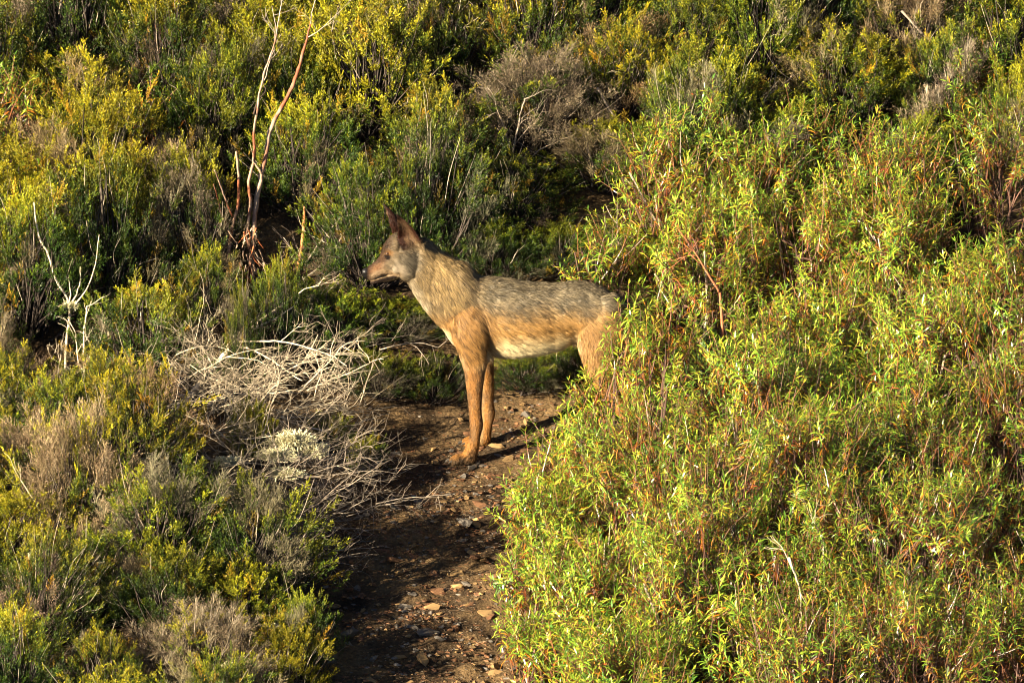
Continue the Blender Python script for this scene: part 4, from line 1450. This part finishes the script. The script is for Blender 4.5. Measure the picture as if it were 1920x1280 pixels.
for px, py, r, lab, c in ((912, 1152, .046, 'pale angular stone on the path beside the rockroses', OCH * 1.25), (752, 1236, .034, 'upright rounded stone at the near end of the path', OCH), (795, 1243, .046, 'flat ochre slab next to the upright rounded stone', OCH * 1.3),
                          (932, 838, .042, 'flat ochre stone just behind the wolf\'s front paw', OCH * 1.3), (1058, 838, .046, 'flat stone on bare earth behind the small lime rockrose', OCH * .95), (815, 1080, .030, 'pointed brown stone in the middle of the path', RST * 1.3),
                          (655, 1190, .05, 'dark flat slab at the shaded left edge of the path', GRY * .8), (800, 1190, .055, 'mossy grey slab crossing the path', GRY), (865, 985, .06, 'smooth grey-green slab bedded in the upper path', GRY * .9), (930, 1250, .04, 'flat ochre stone by the low rockrose', OCH * 1.2)):
    g = ground_hit(px, py)
    stone(g[0], g[1], r, lab, None, c)
for _ in range(270):
    y = r5.uniform(-2.5, .45)
    x = float(path_x(y) + r5.uniform(-1.05, 1.15) * path_hw(y))
    ci, sz = r5.integers(3), int(r5.choice(4, p=[.35, .3, .22, .13]))
    stone(x, y, (.013, .018, .026, .036)[sz] * r5.uniform(.85, 1.2), ('tiny ', 'small ', 'fist-sized ', 'broad ')[sz] + ('ochre', 'grey', 'rust-brown')[ci] + ' angular schist stone loose on the earth path', 'loose stones on the path', (OCH * 1.2, GRY, RST)[ci] * r5.uniform(.75, 1.25))
gv = MB()
for k in range(5200):
    y = r5.uniform(-2.7, .6)
    x = float(path_x(y) + r5.normal() * .62 * path_hw(y))
    if vnoise(x * 5, y * 7, 51) + .3 * (r5.random() - .5) < -.02:
        continue
    v, f, _ = SP[r5.integers(10)]
    s_ = .004 + .016 * r5.random() ** 3
    a = r5.random() * 6.28
    R_ = np.array([[math.cos(a), -math.sin(a), 0], [math.sin(a), math.cos(a), 0], [0, 0, 1]])
    gv.add(v @ R_.T * s_ + np.array([x, y, 0]), f, (OCH, GRY, RST, RST)[r5.integers(4)] * r5.uniform(.5, 1.25))
allv = gv.v
cx = np.array([q[:, :2].mean(0) for q in allv])
cz = hgt(cx[:, 0], cx[:, 1])
gv.v = [q + np.array([0, 0, z + .001]) for q, z in zip(allv, cz)]
tag(gv.build('gravel', M_STONE, kind='stuff'), 'fine ochre and brown gravel strewn over the earth path', 'gravel')
# litter: dead needles, leaf scraps and bits of twig
n = 24000
y = r5.uniform(-2.8, 1.6, n)
x = np.where(r5.random(n) < .55, path_x(y) + r5.normal(size=n) * .8 * path_hw(y), r5.uniform(-2.4, 2.4, n))
z = hgt(x, y)
d = norm(np.stack([r5.normal(size=n), r5.normal(size=n), .25 * r5.normal(size=n)], 1))
L = (.008 + .03 * r5.random(n) ** 3)[:, None]
b = np.stack([x, y, z + .003 + .006 * r5.random(n)], 1)
u, v = perp(d)
ww = .0008
V = np.stack([b - v * ww, b + v * ww, b + d * L + v * ww + np.array([0, 0, .001]), b + d * L - v * ww], 1)
idx = np.arange(n)[:, None] * 4
pal = np.array([[.08, .045, .025], [.15, .085, .04], [.24, .19, .13], [.05, .03, .02], [.16, .06, .025]])
cc = pal[r5.integers(0, 5, n)] * (.6 + .7 * r5.random((n, 1)))
lt = MB()
lt.add(V.reshape(-1, 3), np.stack([idx + np.array([0, 1, 2]), idx + np.array([0, 2, 3])], 1).reshape(-1, 3), np.repeat(cc, 4, 0))
tag(lt.build('leaf_litter', M_LITTER, kind='stuff'), 'brown needles, leaf scraps and twig bits littering the soil', 'litter')
# labels of the shrubs that fill the heath and the thicket: told apart by what they grow nearest to
MARK = {'the peeling bare sapling': (465, 525), 'the fallen bleached trunk': (330, 800), 'the forked white dead stem': (122, 720), 'the wolf\'s nose': (690, 865), 'the wolf\'s hind feet': (1175, 865),
        'the charred jutting branch': (1440, 100), 'the silvery bare branch': (1010, 260), 'the bent branch on the near bank': (130, 1150), 'the low rockrose on the path edge': (1010, 1200),
        'the lone rockrose sprig': (70, 330), 'the thick grey trunk foot': (1602, 85), 'the climbing rockrose': (1880, 180)}
MPOS = {k: ground_hit(*v)[:2] for k, v in MARK.items()}
for k, (fx, fy, dy) in {'the red-brown bare branch': (1350, 548, .75), 'the bent white dead stem': (1502, 1155, .75), 'the thin grey stalk': (1696, 1150, .75)}.items():
    g = ground_hit(fx, fy + 20)
    MPOS[k] = np.array([P(fx, fy, g[1] - dy)[0], g[1] - dy])
ORD = ['closest', 'second closest', 'third closest', 'fourth closest', 'fifth closest', 'sixth closest', 'seventh closest', 'eighth closest', 'ninth closest', 'tenth closest', 'eleventh closest', 'twelfth closest', 'thirteenth closest', 'fourteenth closest', 'fifteenth closest', 'sixteenth closest', 'seventeenth closest', 'eighteenth closest', 'nineteenth closest', 'twentieth closest']
for look in sorted({f[1] for f in FILL}):
    grp = [f for f in FILL if f[1] == look]
    xy = np.array([f[2:] for f in grp])
    D_ = {k: np.hypot(*(xy - p).T) for k, p in MPOS.items()}
    RK = {k: np.argsort(np.argsort(d)) for k, d in D_.items()}
    for i, f in enumerate(grp):
        k = min(D_, key=lambda q: D_[q][i] + .25 * RK[q][i])
        f[0]['label'] = look + ' shrub, ' + ORD[min(RK[k][i], 19)] + ' to ' + k
        f[0]['group'] = look + ' shrubs'
print('done', round(time.time() - T0, 1), 'objects', len(bpy.data.objects))
